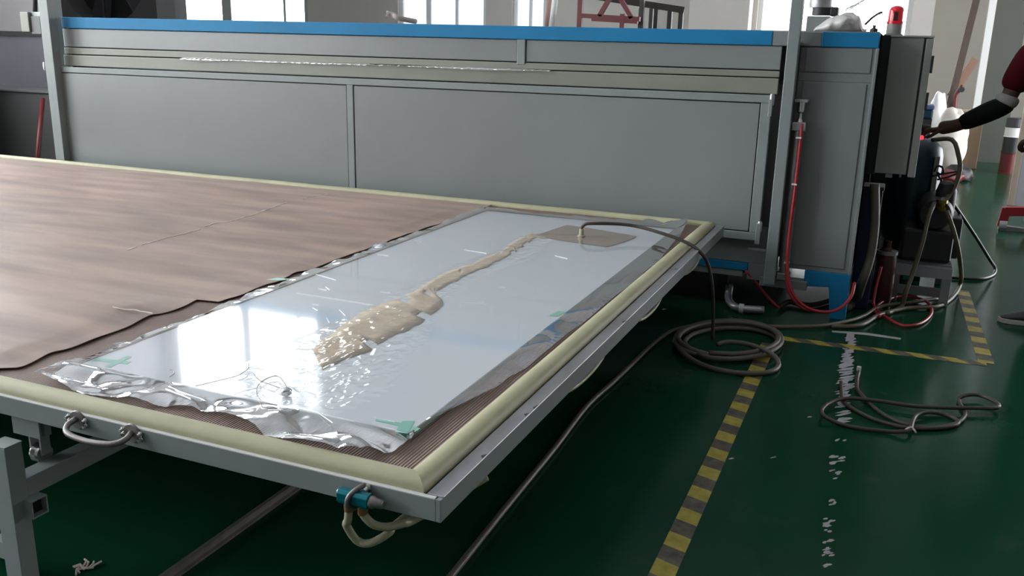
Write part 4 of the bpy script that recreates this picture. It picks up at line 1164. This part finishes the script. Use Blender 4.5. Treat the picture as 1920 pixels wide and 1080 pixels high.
LT('exhaust_filter', M['motor'], ((0, .50), (.055, .50), (.058, .53), (.058, .66), (.045, .705), (.02, .72), (0, .72)), (.345, 5.90, 0), 'z', vp, 24)
B('oil_box', M['motor'], (.40, .46, 5.9, 6.2, .25, .50), vp, bevel=.012)
LT('brass_fitting', M['brass'], ((0, .555), (.03, .555), (.03, .575), (.02, .58), (.02, .60), (.032, .602), (.032, .62), (0, .62)), (.325, 5.80, 0), 'z', vp, 8, smooth=False)
LT('bleed_valve', M['chrome'], ((0, 0), (.012, 0), (.012, .02), (0, .02)), (.325, 5.77, .63), 'y', vp, 10)
# hoses of the pump corner
def hose(name, mt, r, pts, label, cat='hose', step=.03):
    return tag(TB(name, mt, pts, r, None, 8, step=step), label, cat)
hose('suction_hose', M['hosetan'], .014, [at(1748, 262, y=6.1), at(1785, 262, y=6.0), at(1797, 290, y=5.95), at(1800, 318, y=5.92), at(1790, 350, y=5.88), at(1775, 372, y=5.84), at(1762, 378, y=5.80)], 'tan suction hose arching from the cabinet side down to the brass fitting')
hose('drain_hose', M['hosetan'], .013, [at(1752, 380, y=5.76), at(1740, 410, y=5.66), at(1728, 460, y=5.60), at(1712, 510, y=5.57), at(1698, 548, y=5.5), at(1690, 575, z=.015), at(1662, 588, z=.015)], 'tan hose hanging down the left of the pump stand')
hose('return_hose', M['hosetan'], .013, [at(1775, 395, y=5.75), at(1790, 440, y=5.72), at(1800, 490, y=5.80), at(1801, 530, z=.05), at(1785, 558, z=.015), at(1755, 575, z=.015), at(1700, 578, z=.015), at(1650, 590, z=.015), at(1612, 610, z=.015), at(1560, 612, z=.015)], 'tan hose curving past the right of the pump stand onto the floor')
hose('main_hose', M['hose'], .026, [at(1640, 345, y=5.30), at(1640, 420, y=5.28), at(1632, 480, y=5.25), at(1616, 530, y=5.22), at(1604, 565, z=.03), at(1585, 578, y=5.3)], 'thick grey hose dropping down the furnace end behind the blue foot')
hose('power_cord', M['cord'], .011, [at(1780, 372, y=5.95), at(1800, 400, y=6.1), at(1830, 445, y=6.35), at(1856, 487, y=6.62), at(1866, 503, z=.03), at(1861, 516, z=.012), at(1835, 523, z=.012), at(1785, 521, z=.012)], 'dark green power cord sloping from the pump to the floor', 'cord')
hose('wire_loop', M['cord'], .007, [at(1752, 322, y=5.95), at(1757, 312, y=5.95), at(1766, 313, y=5.95), at(1769, 322, y=5.95), at(1762, 327, y=5.95), at(1757, 322, y=5.95), at(1760, 330, y=5.95), at(1766, 340, y=5.94)], 'small black wire loop above the pump filter', 'wire', .01)
hose('thin_cable', M['cord'], .006, [at(1748, 330, y=5.96), at(1775, 325, y=5.95), at(1802, 321, y=5.94), at(1780, 331, y=5.94), at(1757, 337, y=5.94)], 'thin black cable folded sideways above the pump', 'cable', .01)
rl = [at(1655, 588, z=.012), at(1680, 606, z=.012), at(1705, 611, z=.012), at(1732, 603, z=.012), at(1747, 585, z=.012), at(1738, 566, z=.02), at(1712, 557, z=.02), at(1685, 556, z=.02), at(1655, 565, z=.02), at(1640, 580, z=.012), at(1650, 594, z=.02)]
hose('red_air_hose', M['red'], .0085, [at(1652, 500, y=5.5), at(1640, 550, y=5.45), at(1641, 578, z=.02)] + rl[1:], 'red air hose lying in a ring on the floor before the pump stand')
hose('air_hose', M['red'], .008, [at(1398, 507, y=5.10), at(1420, 533, y=5.12), at(1445, 563, y=5.15), at(1462, 578, z=.02)], 'straight red air line running down from the blue rail to the floor', 'air line')
hose('floor_hose', M['hosedark'], .016, [at(1462, 575, z=.02), at(1480, 566, z=.02), at(1520, 572, z=.018), at(1580, 560, z=.018), at(1640, 568, z=.018)], 'dark hose on the floor in shadow beneath the furnace')
dn = thing('drain_elbow', at(1385, 575, z=0), 'foil-wrapped drain pipe with a bright collar under the furnace', 'pipe')
TB('pipe', M['steel'], [at(1368, 535, y=5.2), at(1366, 560, y=5.12), at(1376, 574, y=5.0), at(1392, 579, z=.03), at(1432, 581, z=.03)], .022, dn, 12)
LT('collar', M['white'], ((0, 0), (.028, 0), (.028, .025), (0, .025)), at(1386, 578, z=.03), 'x', dn, 14)
B('post', M['motor'], (-.86, -.80, 5.25, 5.31, 0, .2), dn)

# ------------------------------------------------------------------ back of the hall
# exhaust fan
fy = 11.3; fc = at(186, -73, y=fy); fr = 1.0
ef = thing('exhaust_fan', (fc.x, fy, fc.z - .8), 'large black drum exhaust fan in a grey square frame behind the furnace', 'fan')
bm = bmesh.new(); hw = 1.12; nseg = 40
ring_o = []; ring_i = []
for k in range(nseg):
    a = 2 * math.pi * k / nseg; c, s = math.cos(a), math.sin(a); q = hw / max(abs(c), abs(s))
    ring_o.append((fc.x + c * q, fc.z + s * q)); ring_i.append((fc.x + c * fr, fc.z + s * fr))
for y0, flip in ((fy, 0), (fy + .4, 1)):
    vo = [bm.verts.new((p[0], y0, p[1])) for p in ring_o]; vi = [bm.verts.new((p[0], y0, p[1])) for p in ring_i]
    for k in range(nseg): bm.faces.new((vo[k], vo[(k + 1) % nseg], vi[(k + 1) % nseg], vi[k]))
    if flip:
        for k in range(nseg):
            bm.faces.new((po[k], po[(k + 1) % nseg], vo[(k + 1) % nseg], vo[k])); bm.faces.new((pi_[k], pi_[(k + 1) % nseg], vi[(k + 1) % nseg], vi[k]))
    po, pi_ = vo, vi
bmesh.ops.recalc_face_normals(bm, faces=bm.faces)
bmo('fan_frame', bm, mat('fan_frame_grey', (.09, .085, .085), .5), ef)
LT('back_plate', M['dark'], ((0, .36), (fr, .36), (fr, .39), (0, .39)), (fc.x, fy, fc.z), 'y', ef, 32)
LT('hub', M['motor'], ((0, .08), (.10, .08), (.13, .12), (.13, .3), (0, .3)), (fc.x, fy, fc.z), 'y', ef, 20)
for k in range(6):
    a = math.pi / 3 * k + .2; bm = bmesh.new()
    d = V((math.cos(a), 0, math.sin(a))); e = V((-math.sin(a), 0, math.cos(a)))
    P = [V((fc.x, fy + .2, fc.z)) + d * .12 + e * .05 + V((0, .05, 0)), V((fc.x, fy + .2, fc.z)) + d * .12 - e * .05 - V((0, .05, 0)), V((fc.x, fy + .2, fc.z)) + d * .92 - e * .16 - V((0, .06, 0)), V((fc.x, fy + .2, fc.z)) + d * .92 + e * .14 + V((0, .06, 0))]
    vs = [bm.verts.new(p) for p in P]; ws = [bm.verts.new(p + V((0, .008, 0))) for p in P]
    bm.faces.new(vs); bm.faces.new(ws[::-1])
    for i in range(4): bm.faces.new((vs[i], vs[(i + 1) % 4], ws[(i + 1) % 4], ws[i]))
    bmesh.ops.recalc_face_normals(bm, faces=bm.faces)
    bmo('blade', bm, M['motor'], ef)
B('brace', M['motor'], [(fc.x - .02, fc.x + .02, fy - .01, fy + .02, fc.z - fr - .05, fc.z + fr + .05), (fc.x - 1.1, fc.x - 1.02, fy, fy + .4, 0, fc.z - 1.12), (fc.x + 1.02, fc.x + 1.1, fy, fy + .4, 0, fc.z - 1.12)], ef)
# duct edge right of the fan
d0, d1 = at(268, 20, y=11.9), at(302, 20, y=11.9)
dp = thing('dark_duct', ((d0.x + d1.x) / 2, 12, 0), 'dark grey sheet duct standing between fan and bright window', 'duct')
B('duct_sheet', mat('duct_grey', (.055, .055, .058), .45), (d0.x, d1.x, 11.9, 12.5, 0, 3.2), dp, bevel=.01)
B('duct_flange', M['motor'], (d1.x - .1, d1.x + .02, 11.88, 11.95, 0, 3.2), dp)
# grey-green junction box and cable on the left post, red pole, dark low cabinet at the left edge
j0, j1 = at(36, 22, y=6.6), at(56, 60, y=6.6)
jb = thing('junction_box', ((j0.x + j1.x) / 2, 6.6, j1.z), 'small khaki junction box behind the left furnace post', 'box')
B('box_body', mat('khaki_enclosure', (.17, .17, .14), .6), (j0.x, j1.x, 6.6, 6.75, j1.z, j0.z), jb, bevel=.008)
B('box_side', M['motor'], (j1.x, at(73, 50, y=6.6).x, 6.62, 6.74, j1.z - .02, at(60, 30, y=6.6).z), jb, bevel=.004)
B('box_arm', M['grey2'], (j0.x + .04, at(73, 20, y=6.6).x, 6.64, 6.72, at(60, 30, y=6.6).z, at(60, 22, y=6.6).z), jb)
TB('conduit', M['black'], [at(66, 30, y=6.68), at(65, -60, y=6.68)], .022, jb, 8, sp=False)
lc = thing('low_cabinet', (-9.6, 7.6, 0), 'dark grey low cabinet at the far left behind the table', 'cabinet')
cz = at(20, 168, y=7.3).z
B('carcass', mat('dark_cabinet', (.062, .058, .058), .6, var=.08), (-12.5, at(104, 200, y=7.3).x, 7.3, 7.9, 0, cz - .02), lc, bevel=.01)
B('cabinet_top', mat('cabinet_top_grey', (.085, .082, .09), .5), (-12.52, at(104, 200, y=7.3).x + .03, 7.27, 7.92, cz - .02, cz), lc, bevel=.005)
TB('red_pole', M['redpaint'], [at(80, 185, y=7.2), at(66, 340, y=6.8)], .026, None, 8, sp=False)
tag(bpy.data.objects['red_pole'], 'thin dark red pole leaning beside the left furnace post', 'pole')
# leaning white tube and small pink cloth in front of the windows
tag(TB('leaning_tube', M['white'], [at(1033, 60, y=10.2), at(1046, -40, y=10.2)], .035, None, 10, sp=False), 'white tube leaning upright beside the third window', 'tube')
tag(TB('hanging_strap', mat('pink_strap', (.35, .22, .19), .7), [at(1024, 60, y=10.6), at(1032, -20, y=10.6)], .03, None, 8, sp=False), 'dull pink strap hanging left of the white leaning tube', 'strap')
r0_ = at(724, 25, y=5.30); r1_ = at(745, 33, y=5.30)
tag(TB('glove', mat('pink_glove', (.42, .36, .34), .7), [r0_, r0_.lerp(r1_, .5) + V((0, .02, .004)), r1_, r1_ + V((.04, .05, -.012)), r1_ + V((.07, .12, -.02))], .017, None, 8), 'pale pink glove lying on the furnace roof left of the second window', 'glove')
# red trestle rack and dark bench frames
ry = 9.4
def P2(x, y, yy=ry): return at(x, y, y=yy)
rk = thing('red_rack', (P2(1150, 40).x, ry + .2, 0), 'dark red steel trestle rack with A-braces behind the furnace', 'rack')
def bar(name, a, b, w, mt, parent):
    bm = bmesh.new(); beam(bm, a, b, w, w); return bmo(name, bm, mt, parent)
bar('upright', V((P2(1088, 20).x, ry, 0)), V((P2(1088, 20).x, ry, 2.4)), .05, M['redpaint'], rk)
bar('shelf_rail', P2(1086, 29), P2(1200, 36), .045, M['redpaint'], rk)
bar('shelf_rail', P2(1086, 29, ry + .5), P2(1192, 37, ry + .5), .045, M['redpaint'], rk)
bar('upright', V((P2(1168, 20).x, ry, 0)), P2(1168, 30) + V((0, 0, .02)), .05, M['redpaint'], rk)
bar('upright', V((P2(1168, 20, ry + .5).x, ry + .5, 0)), P2(1168, 30, ry + .5), .05, M['redpaint'], rk)
bar('upright', V((P2(1088, 20, ry + .5).x, ry + .5, 0)), V((P2(1088, 20, ry + .5).x, ry + .5, 2.4)), .05, M['redpaint'], rk)
bar('brace', P2(1124, 30), P2(1146, -8), .045, M['redpaint'], rk); bar('brace', P2(1185, 34), P2(1160, -8), .045, M['redpaint'], rk)
bar('foot_bar', P2(1110, 36), P2(1196, 41), .04, M['redpaint'], rk)
bk = thing('bench_frame', (P2(1240, 30, 10.2).x, 10.3, 0), 'dark brown bench frame on slim legs right of the red rack', 'bench')
M['benchwood'] = mat('dark_bench', (.035, .028, .026), .5)
bar('top', P2(1120, -6, 10.0), P2(1282, 19, 10.3), .07, M['benchwood'], bk)
for x_, yy, w in ((1203, 10.0, .05), (1222, 10.6, .045), (1231, 10.2, .045), (1257, 10.5, .05), (1278, 10.3, .05)):
    q = P2(x_, 16, yy); bar('leg', V((q.x, yy, 0)), q, w, M['benchwood'], bk)
bar('leg', V((P2(1205, 10, 10.0).x, 10.02, 1.0)), P2(1206, -30, 10.0), .05, M['benchwood'], bk)

# column, planks, boxes and sacks on the right
c0, c1 = at(1811, 298, z=0), at(1879, 305, z=0)
colm = thing('square_column', ((c0.x + c1.x) / 2, 14.35, 0), 'green-grey square column at the right with a pale edge strip', 'column')
B('shaft', M['column'], (c0.x + .06, c1.x, 14.2, 14.75, 0, ZC), colm)
B('edge_strip', M['white'], (c0.x - .03, c0.x + .06, 14.19, 14.3, 0.1, ZC), colm)
B('plinth', M['column'], (c0.x + .04, c1.x + .02, 14.17, 14.77, 0, .10), colm)
def plank(name, a, b, w, t, mt, label, cat='plank'):
    bm = bmesh.new(); beam(bm, a, b, w, t); return tag(bmo(name, bm, mt), label, cat)
plank('timber_plank', at(1757, 292, y=12.6) , at(1833, -10, y=13.4), .085, .06, M['wood'], 'long dark timber plank leaning against the back wall left of the column')
plank('timber_plank', at(1783, 180, y=12.9), at(1828, 112, y=13.2), .10, .05, mat('red_brown_timber', (.22, .125, .085), .6), 'short red-brown timber offcut leaning on the long plank')
bar_ = thing('hanging_strap', at(1792, 165, y=12.8), 'dark red strap hanging from the short timber offcut', 'strap')
TB('strap_band', M['redpaint'], [at(1805, 160, y=12.8), at(1793, 178, y=12.8), at(1790, 205, y=12.8), at(1789, 222, y=12.8)], .025, bar_, 6)
LT('buckle', M['motor'], ((0, -.03), (.035, -.03), (.035, .03), (0, .03)), at(1803, 168, y=12.78), 'y', bar_, 8)
b0, b1 = at(1772, 206, y=13.2), at(1835, 285, y=13.2)
cb = thing('cardboard_box', ((b0.x + b1.x) / 2, 13.4, 0), 'open brown cardboard box behind the white sacks by the column', 'box')
B('box_body', M['card'], (b0.x, b1.x, 13.2, 13.8, 0, b0.z), cb, bevel=.01)
B('flap', M['woodlight'], (b0.x, b1.x, 13.16, 13.22, b0.z - .01, b0.z + .02), cb)
def sack(name, c, rx, ry_, rz, mt, label, cat, group=None):
    bm = bmesh.new(); bmesh.ops.create_icosphere(bm, subdivisions=4, radius=1)
    for v in bm.verts:
        n = v.co.copy(); q = 1 + .12 * noise.noise(n * 2.2 + V(c)) + .04 * noise.noise(n * 6)
        v.co = V((c[0] + n.x * rx * q, c[1] + n.y * ry_ * q, max(.0, c[2] + n.z * rz * q)))
    return tag(bmo(name, bm, mt, smooth=True), label, cat)
sc = at(1781, 262, y=12.2)
sack('white_sack', (sc.x, 12.2, .42), .20, .24, .42, M['sack'], 'bulging white sack standing before the cardboard box', 'sack')
sc = at(1764, 190, y=12.6)
sack('pale_bundle', (at(1752, 250, y=12.7).x, 12.75, .5), .13, .2, .5, M['white'], 'pale wrapped bundle left of the bulging white sack', 'bundle')
rb = at(1772, 296, y=11.8)
sack('red_cloth', (rb.x, 11.75, .05), .24, .16, .09, M['redpaint'], 'crumpled red cloth at the foot of the white sack', 'cloth')
sack('black_bag', (at(1800, 296, y=11.9).x, 11.9, .06), .17, .16, .13, M['black'], 'small black bag at the foot of the column strip', 'bag')
ml = at(1745, 210, y=11.0)
mm = thing('blue_machine_head', (ml.x, 11.0, 0), 'small blue-black machine head on a white column beside the cabinet edge', 'machine')
B('head', M['navy'], (at(1728, 200, y=11).x, at(1751, 200, y=11).x, 10.9, 11.2, at(1740, 222, y=11).z, at(1740, 205, y=11).z), mm, bevel=.02)
B('head_cap', mat('blue_plastic', (.06, .09, .19), .4), (at(1728, 200, y=11).x, at(1752, 200, y=11).x, 10.88, 11.22, at(1740, 205, y=11).z, at(1740, 196, y=11).z), mm, bevel=.015)
B('column', M['black'], (at(1728, 240, y=11).x, at(1745, 240, y=11).x, 10.95, 11.15, 0, at(1740, 222, y=11).z), mm)
# right edge: pale door leaf with timber edge, small stacked goods, red trolley
pd = thing('partition', (1.25, 10, 0), 'pale grey upright partition with a timber edge behind the worker', 'partition')
q0, q1 = at(1888, 380, z=0), at(1925, 392, z=0)
B('leaf', mat('pale_panel_grey', (.40, .40, .43), .5), (q0.x + .04, q1.x + .5, 10.1, 10.16, 0, 2.4), pd, bevel=.004)
B('edge', M['woodlight'], (q0.x - .01, q0.x + .04, 10.09, 10.17, 0, 2.4), pd, bevel=.003)
gx = at(1887, 290, y=13.0).x
for k, (z0, z1, mt, lb) in enumerate(((.0, .26, M['redpaint'], 'red tin, lowest of the small stack beside the column'), (.26, .46, M['black'], 'black tin, second from the bottom of the small stack beside the column'), (.46, .58, M['white'], 'white tin, second from the top of the small stack beside the column'), (.58, .70, M['motor'], 'dark grey tin, topmost of the small stack beside the column'))):
    t_ = LT('paint_tin', mt, ((0, z0), (.11, z0), (.11, z0 + .01), (.105, z0 + .015), (.105, z1 - .01), (.11, z1 - .005), (.11, z1), (0, z1)), (gx + .04, 13.0, 0), 'z', None, 20)
    tag(t_, lb, 'tin', 'stacked tins beside the column')
# red trolley: bent bar with castor
ty = 8.6
tr = thing('red_trolley', at(1900, 425, y=ty), 'red steel trolley foot with castor behind the worker at the right edge', 'trolley')
a = at(1884, 396, y=ty); b_ = at(1926, 396, y=ty); c = at(1877, 424, y=ty)
bar('arch', a, b_, .075, M['red'], tr); bar('leg', a + V((.01, 0, .03)), c, .07, M['red'], tr)
bar('leg', b_, V((b_.x + .05, ty, c.z)), .07, M['red'], tr)
bar('base_bar', c + V((-.01, 0, -.02)), V((b_.x + .2, ty, c.z - .04)), .06, M['steel'], tr)
LT('castor', M['white'], ((0, -.03), (.05, -.03), (.05, .03), (0, .03)), (c.x + .01, ty, .05), 'x', tr, 14)
bar('post', V((c.x + .01, ty, .05)), c, .03, M['steel'], tr); LT('castor', M['white'], ((0, -.03), (.05, -.03), (.05, .03), (0, .03)), (b_.x + .15, ty, .05), 'x', tr, 14)
bar('post', V((b_.x + .15, ty, .05)), V((b_.x + .15, ty, c.z)), .03, M['steel'], tr)

# ------------------------------------------------------------------ the worker at the right edge
def skin_mesh(name, verts, edges, radii, mt, parent, root=0, sub=2):
    me = bpy.data.meshes.new(name); me.from_pydata([tuple(v) for v in verts], edges, [])
    o = bpy.data.objects.new(name + '_tmp', me); COL.objects.link(o)
    sk = o.modifiers.new('skin', 'SKIN'); sk.use_smooth_shade = True
    if not me.skin_vertices: me.skin_vertices.new()
    for i, r in enumerate(radii):
        sv = me.skin_vertices[0].data[i]; sv.radius = (r, r) if not isinstance(r, tuple) else r; sv.use_root = (i == root)
    ss = o.modifiers.new('sub', 'SUBSURF'); ss.levels = sub; ss.render_levels = sub
    dg = bpy.context.evaluated_depsgraph_get(); dg.update()
    m2 = bpy.data.meshes.new_from_object(o.evaluated_get(dg)); bpy.data.objects.remove(o)
    m2.materials.clear()
    return link(name, m2, mt, parent, True)


wy = 5.62
toe = at(1871, 592, z=.03)
wk = thing('person', (1.02, wy + .03, 0), 'person in dark red jersey and black arm sleeve working the control cabinet', 'person')
pel = V((.93, wy + .02, .93)); che = V((.87, wy + .03, 1.22)); nk = V((.76, wy + .03, 1.49)); hd = V((.70, wy + .02, 1.64))
sh_l = at(1938, 88, y=wy - .12); sh_r = V((.80, wy + .22, 1.42))
el = at(1884, 197, y=wy - .12); wrp = at(1793, 236, y=wy - .08); pal = at(1757, 241, y=wy - .06)
hipl = V((.93, wy - .08, .88)); hipr = V((.95, wy + .12, .88))
kn_l = V((.845, wy - .10, .49)); an_l = V((.87, wy - .08, .09)); kn_r = V((.98, wy + .14, .49)); an_r = V((1.08, wy + .14, .09))
# one continuous body of skin under the clothes
vs = [pel, che, nk, hd, sh_l, el, wrp, sh_r, V((.92, wy + .32, 1.14)), V((.76, wy + .32, 1.0)), hipl, kn_l, an_l, hipr, kn_r, an_r, V((.78, wy + .03, 1.38)), pal]
es = [(0, 1), (1, 16), (16, 2), (2, 3), (16, 4), (4, 5), (5, 6), (16, 7), (7, 8), (8, 9), (0, 10), (10, 11), (11, 12), (0, 13), (13, 14), (14, 15), (6, 17)]
rs = [.13, .13, .052, .075, .06, .042, .036, .06, .042, .03, .08, .055, .036, .08, .055, .036, .12, (.050, .034)]
skin_mesh('body', vs, es, rs, M['skin'], wk)
def fingers(base, d, side, up, mt, parent, s=1.0):
    bm = bmesh.new()
    for k, (off, ln, dz) in enumerate(((-.030, .062, 0), (-.010, .072, 0), (.010, .068, 0), (.029, .054, 0))):
        p0 = base + side * off; p1 = p0 + d * ln * .45 + up * .004; p2 = p1 + d * ln * .30 - up * .018; p3 = p2 - up * .026 - d * .008
        tube(bm, spline([p0 - d * .035, p0, p1, p2, p3], .006), .0128, 8)
    p0 = base - d * .05 - side * .034; tube(bm, spline([p0, p0 - side * .012 + d * .03 - up * .012, p0 + d * .055 - up * .028 - side * .006, p0 + d * .075 - up * .034 + side * .004], .006), .0095, 8)
    return bmo('fingers', bm, mt, parent, smooth=True)
dirv = (pal - wrp).normalized()
fingers(pal + dirv * .020 - V((0, 0, .006)), dirv, V((0, 1, 0)), V((.1, 0, 1)).normalized(), M['skin'], wk)
fingers(V((.73, wy + .32, .98)), V((-.8, 0, -.6)).normalized(), V((0, 1, 0)), V((-.6, 0, .8)).normalized(), M['skin'], wk)
# head details
def ell(bm, c, r, sub=3):
    q = bmesh.ops.create_icosphere(bm, subdivisions=sub, radius=1)
    for v in q['verts']: v.co = V((c[0] + v.co.x * r[0], c[1] + v.co.y * r[1], c[2] + v.co.z * r[2]))
bm = bmesh.new(); ell(bm, hd + V((-.01, 0, .005)), (.092, .075, .115)); ell(bm, hd + V((-.105, 0, -.012)), (.018, .014, .022)); ell(bm, hd + V((.0, -.077, -.005)), (.018, .01, .03)); ell(bm, hd + V((.0, .077, -.005)), (.018, .01, .03)); ell(bm, hd + V((-.088, 0, -.055)), (.010, .024, .008))
bmo('head', bm, M['skin'], wk, smooth=True)
bm = bmesh.new()
for s in (-1, 1): ell(bm, hd + V((-.092, s * .03, .015)), (.007, .013, .006), 2)
bmo('eyes', bm, M['black'], wk, smooth=True)
bm = bmesh.new(); ell(bm, hd + V((.015, 0, .045)), (.100, .083, .092))
bmo('hair', bm, M['hair'], wk, smooth=True)
# clothes
skin_mesh('jersey', [V((.93, wy + .02, .90)), che, V((.79, wy + .03, 1.35)), sh_l, sh_l.lerp(el, .45), sh_l.lerp(el, .80), sh_r, sh_r.lerp(vs[8], .75), V((.77, wy + .03, 1.44))], [(0, 1), (1, 2), (2, 3), (3, 4), (4, 5), (2, 6), (6, 7), (2, 8)], [.15, .15, .125, .080, .078, .080, .085, .078, .07], M['shirt'], wk)
skin_mesh('cuff', [sh_l.lerp(el, .80), sh_l.lerp(el, .93), el.lerp(wrp, .03)], [(0, 1), (1, 2)], [.068, .064, .060], M['cuff'], wk)['label'] = 'pale grey band below the jersey sleeve'
skin_mesh('arm_sleeve', [sh_l.lerp(el, .95), el, el.lerp(wrp, .30), el.lerp(wrp, .65), el.lerp(wrp, .98)], [(0, 1), (1, 2), (2, 3), (3, 4)], [.056, .062, .062, .054, .046], M['sleeve'], wk)['label'] = 'tight black forearm sleeve'
skin_mesh('trousers', [pel + V((0, 0, .02)), hipl, kn_l, an_l + V((0, 0, .02)), hipr, kn_r, an_r + V((0, 0, .02))], [(0, 1), (1, 2), (2, 3), (0, 4), (4, 5), (5, 6)], [.15, .105, .078, .066, .105, .078, .066], M['trouser'], wk)
def shoe(an, parent):
    bm = bmesh.new(); P = []
    prof = [(.075, .030), (.06, .040), (.0, .042), (-.07, .046), (-.13, .046), (-.17, .036), (-.185, .016)]
    rings = []
    for x_, w in prof:
        h = .098 if x_ > -.02 else .098 - (.050 * min(1, (-.02 - x_) / .13)); ring = []
        if x_ < -.16: h = .042 if x_ > -.18 else .034
        for k in range(12):
            a_ = 2 * math.pi * k / 12
            ring.append(bm.verts.new((an.x + x_, an.y + w * math.cos(a_), .022 + (h - .022) * .5 * (1 + math.sin(a_)))))
        rings.append(ring)
    for r0, r1 in zip(rings, rings[1:]):
        for k in range(12): bm.faces.new((r0[k], r0[(k + 1) % 12], r1[(k + 1) % 12], r1[k]))
    bm.faces.new(rings[0]); bm.faces.new(rings[-1][::-1]); bmesh.ops.recalc_face_normals(bm, faces=bm.faces)
    s = bmo('shoe', bm, M['shoe'], parent, smooth=True); md = s.modifiers.new('s', 'SUBSURF'); md.levels = 1; md.render_levels = 1
    bm = bmesh.new(); prism(bm, [(an.x + .085, an.y - .025), (an.x + .07, an.y - .04), (an.x - .06, an.y - .046), (an.x - .13, an.y - .048), (an.x - .178, an.y - .036), (an.x - .196, an.y), (an.x - .178, an.y + .036), (an.x - .13, an.y + .048), (an.x, an.y + .046), (an.x + .07, an.y + .04), (an.x + .085, an.y + .025)], 0, .026)
    bmo('sole', bm, M['sole'], s, bevel=.004)
shoe(V((toe.x + .196, toe.y, 0)), wk)
shoe(an_r, wk)
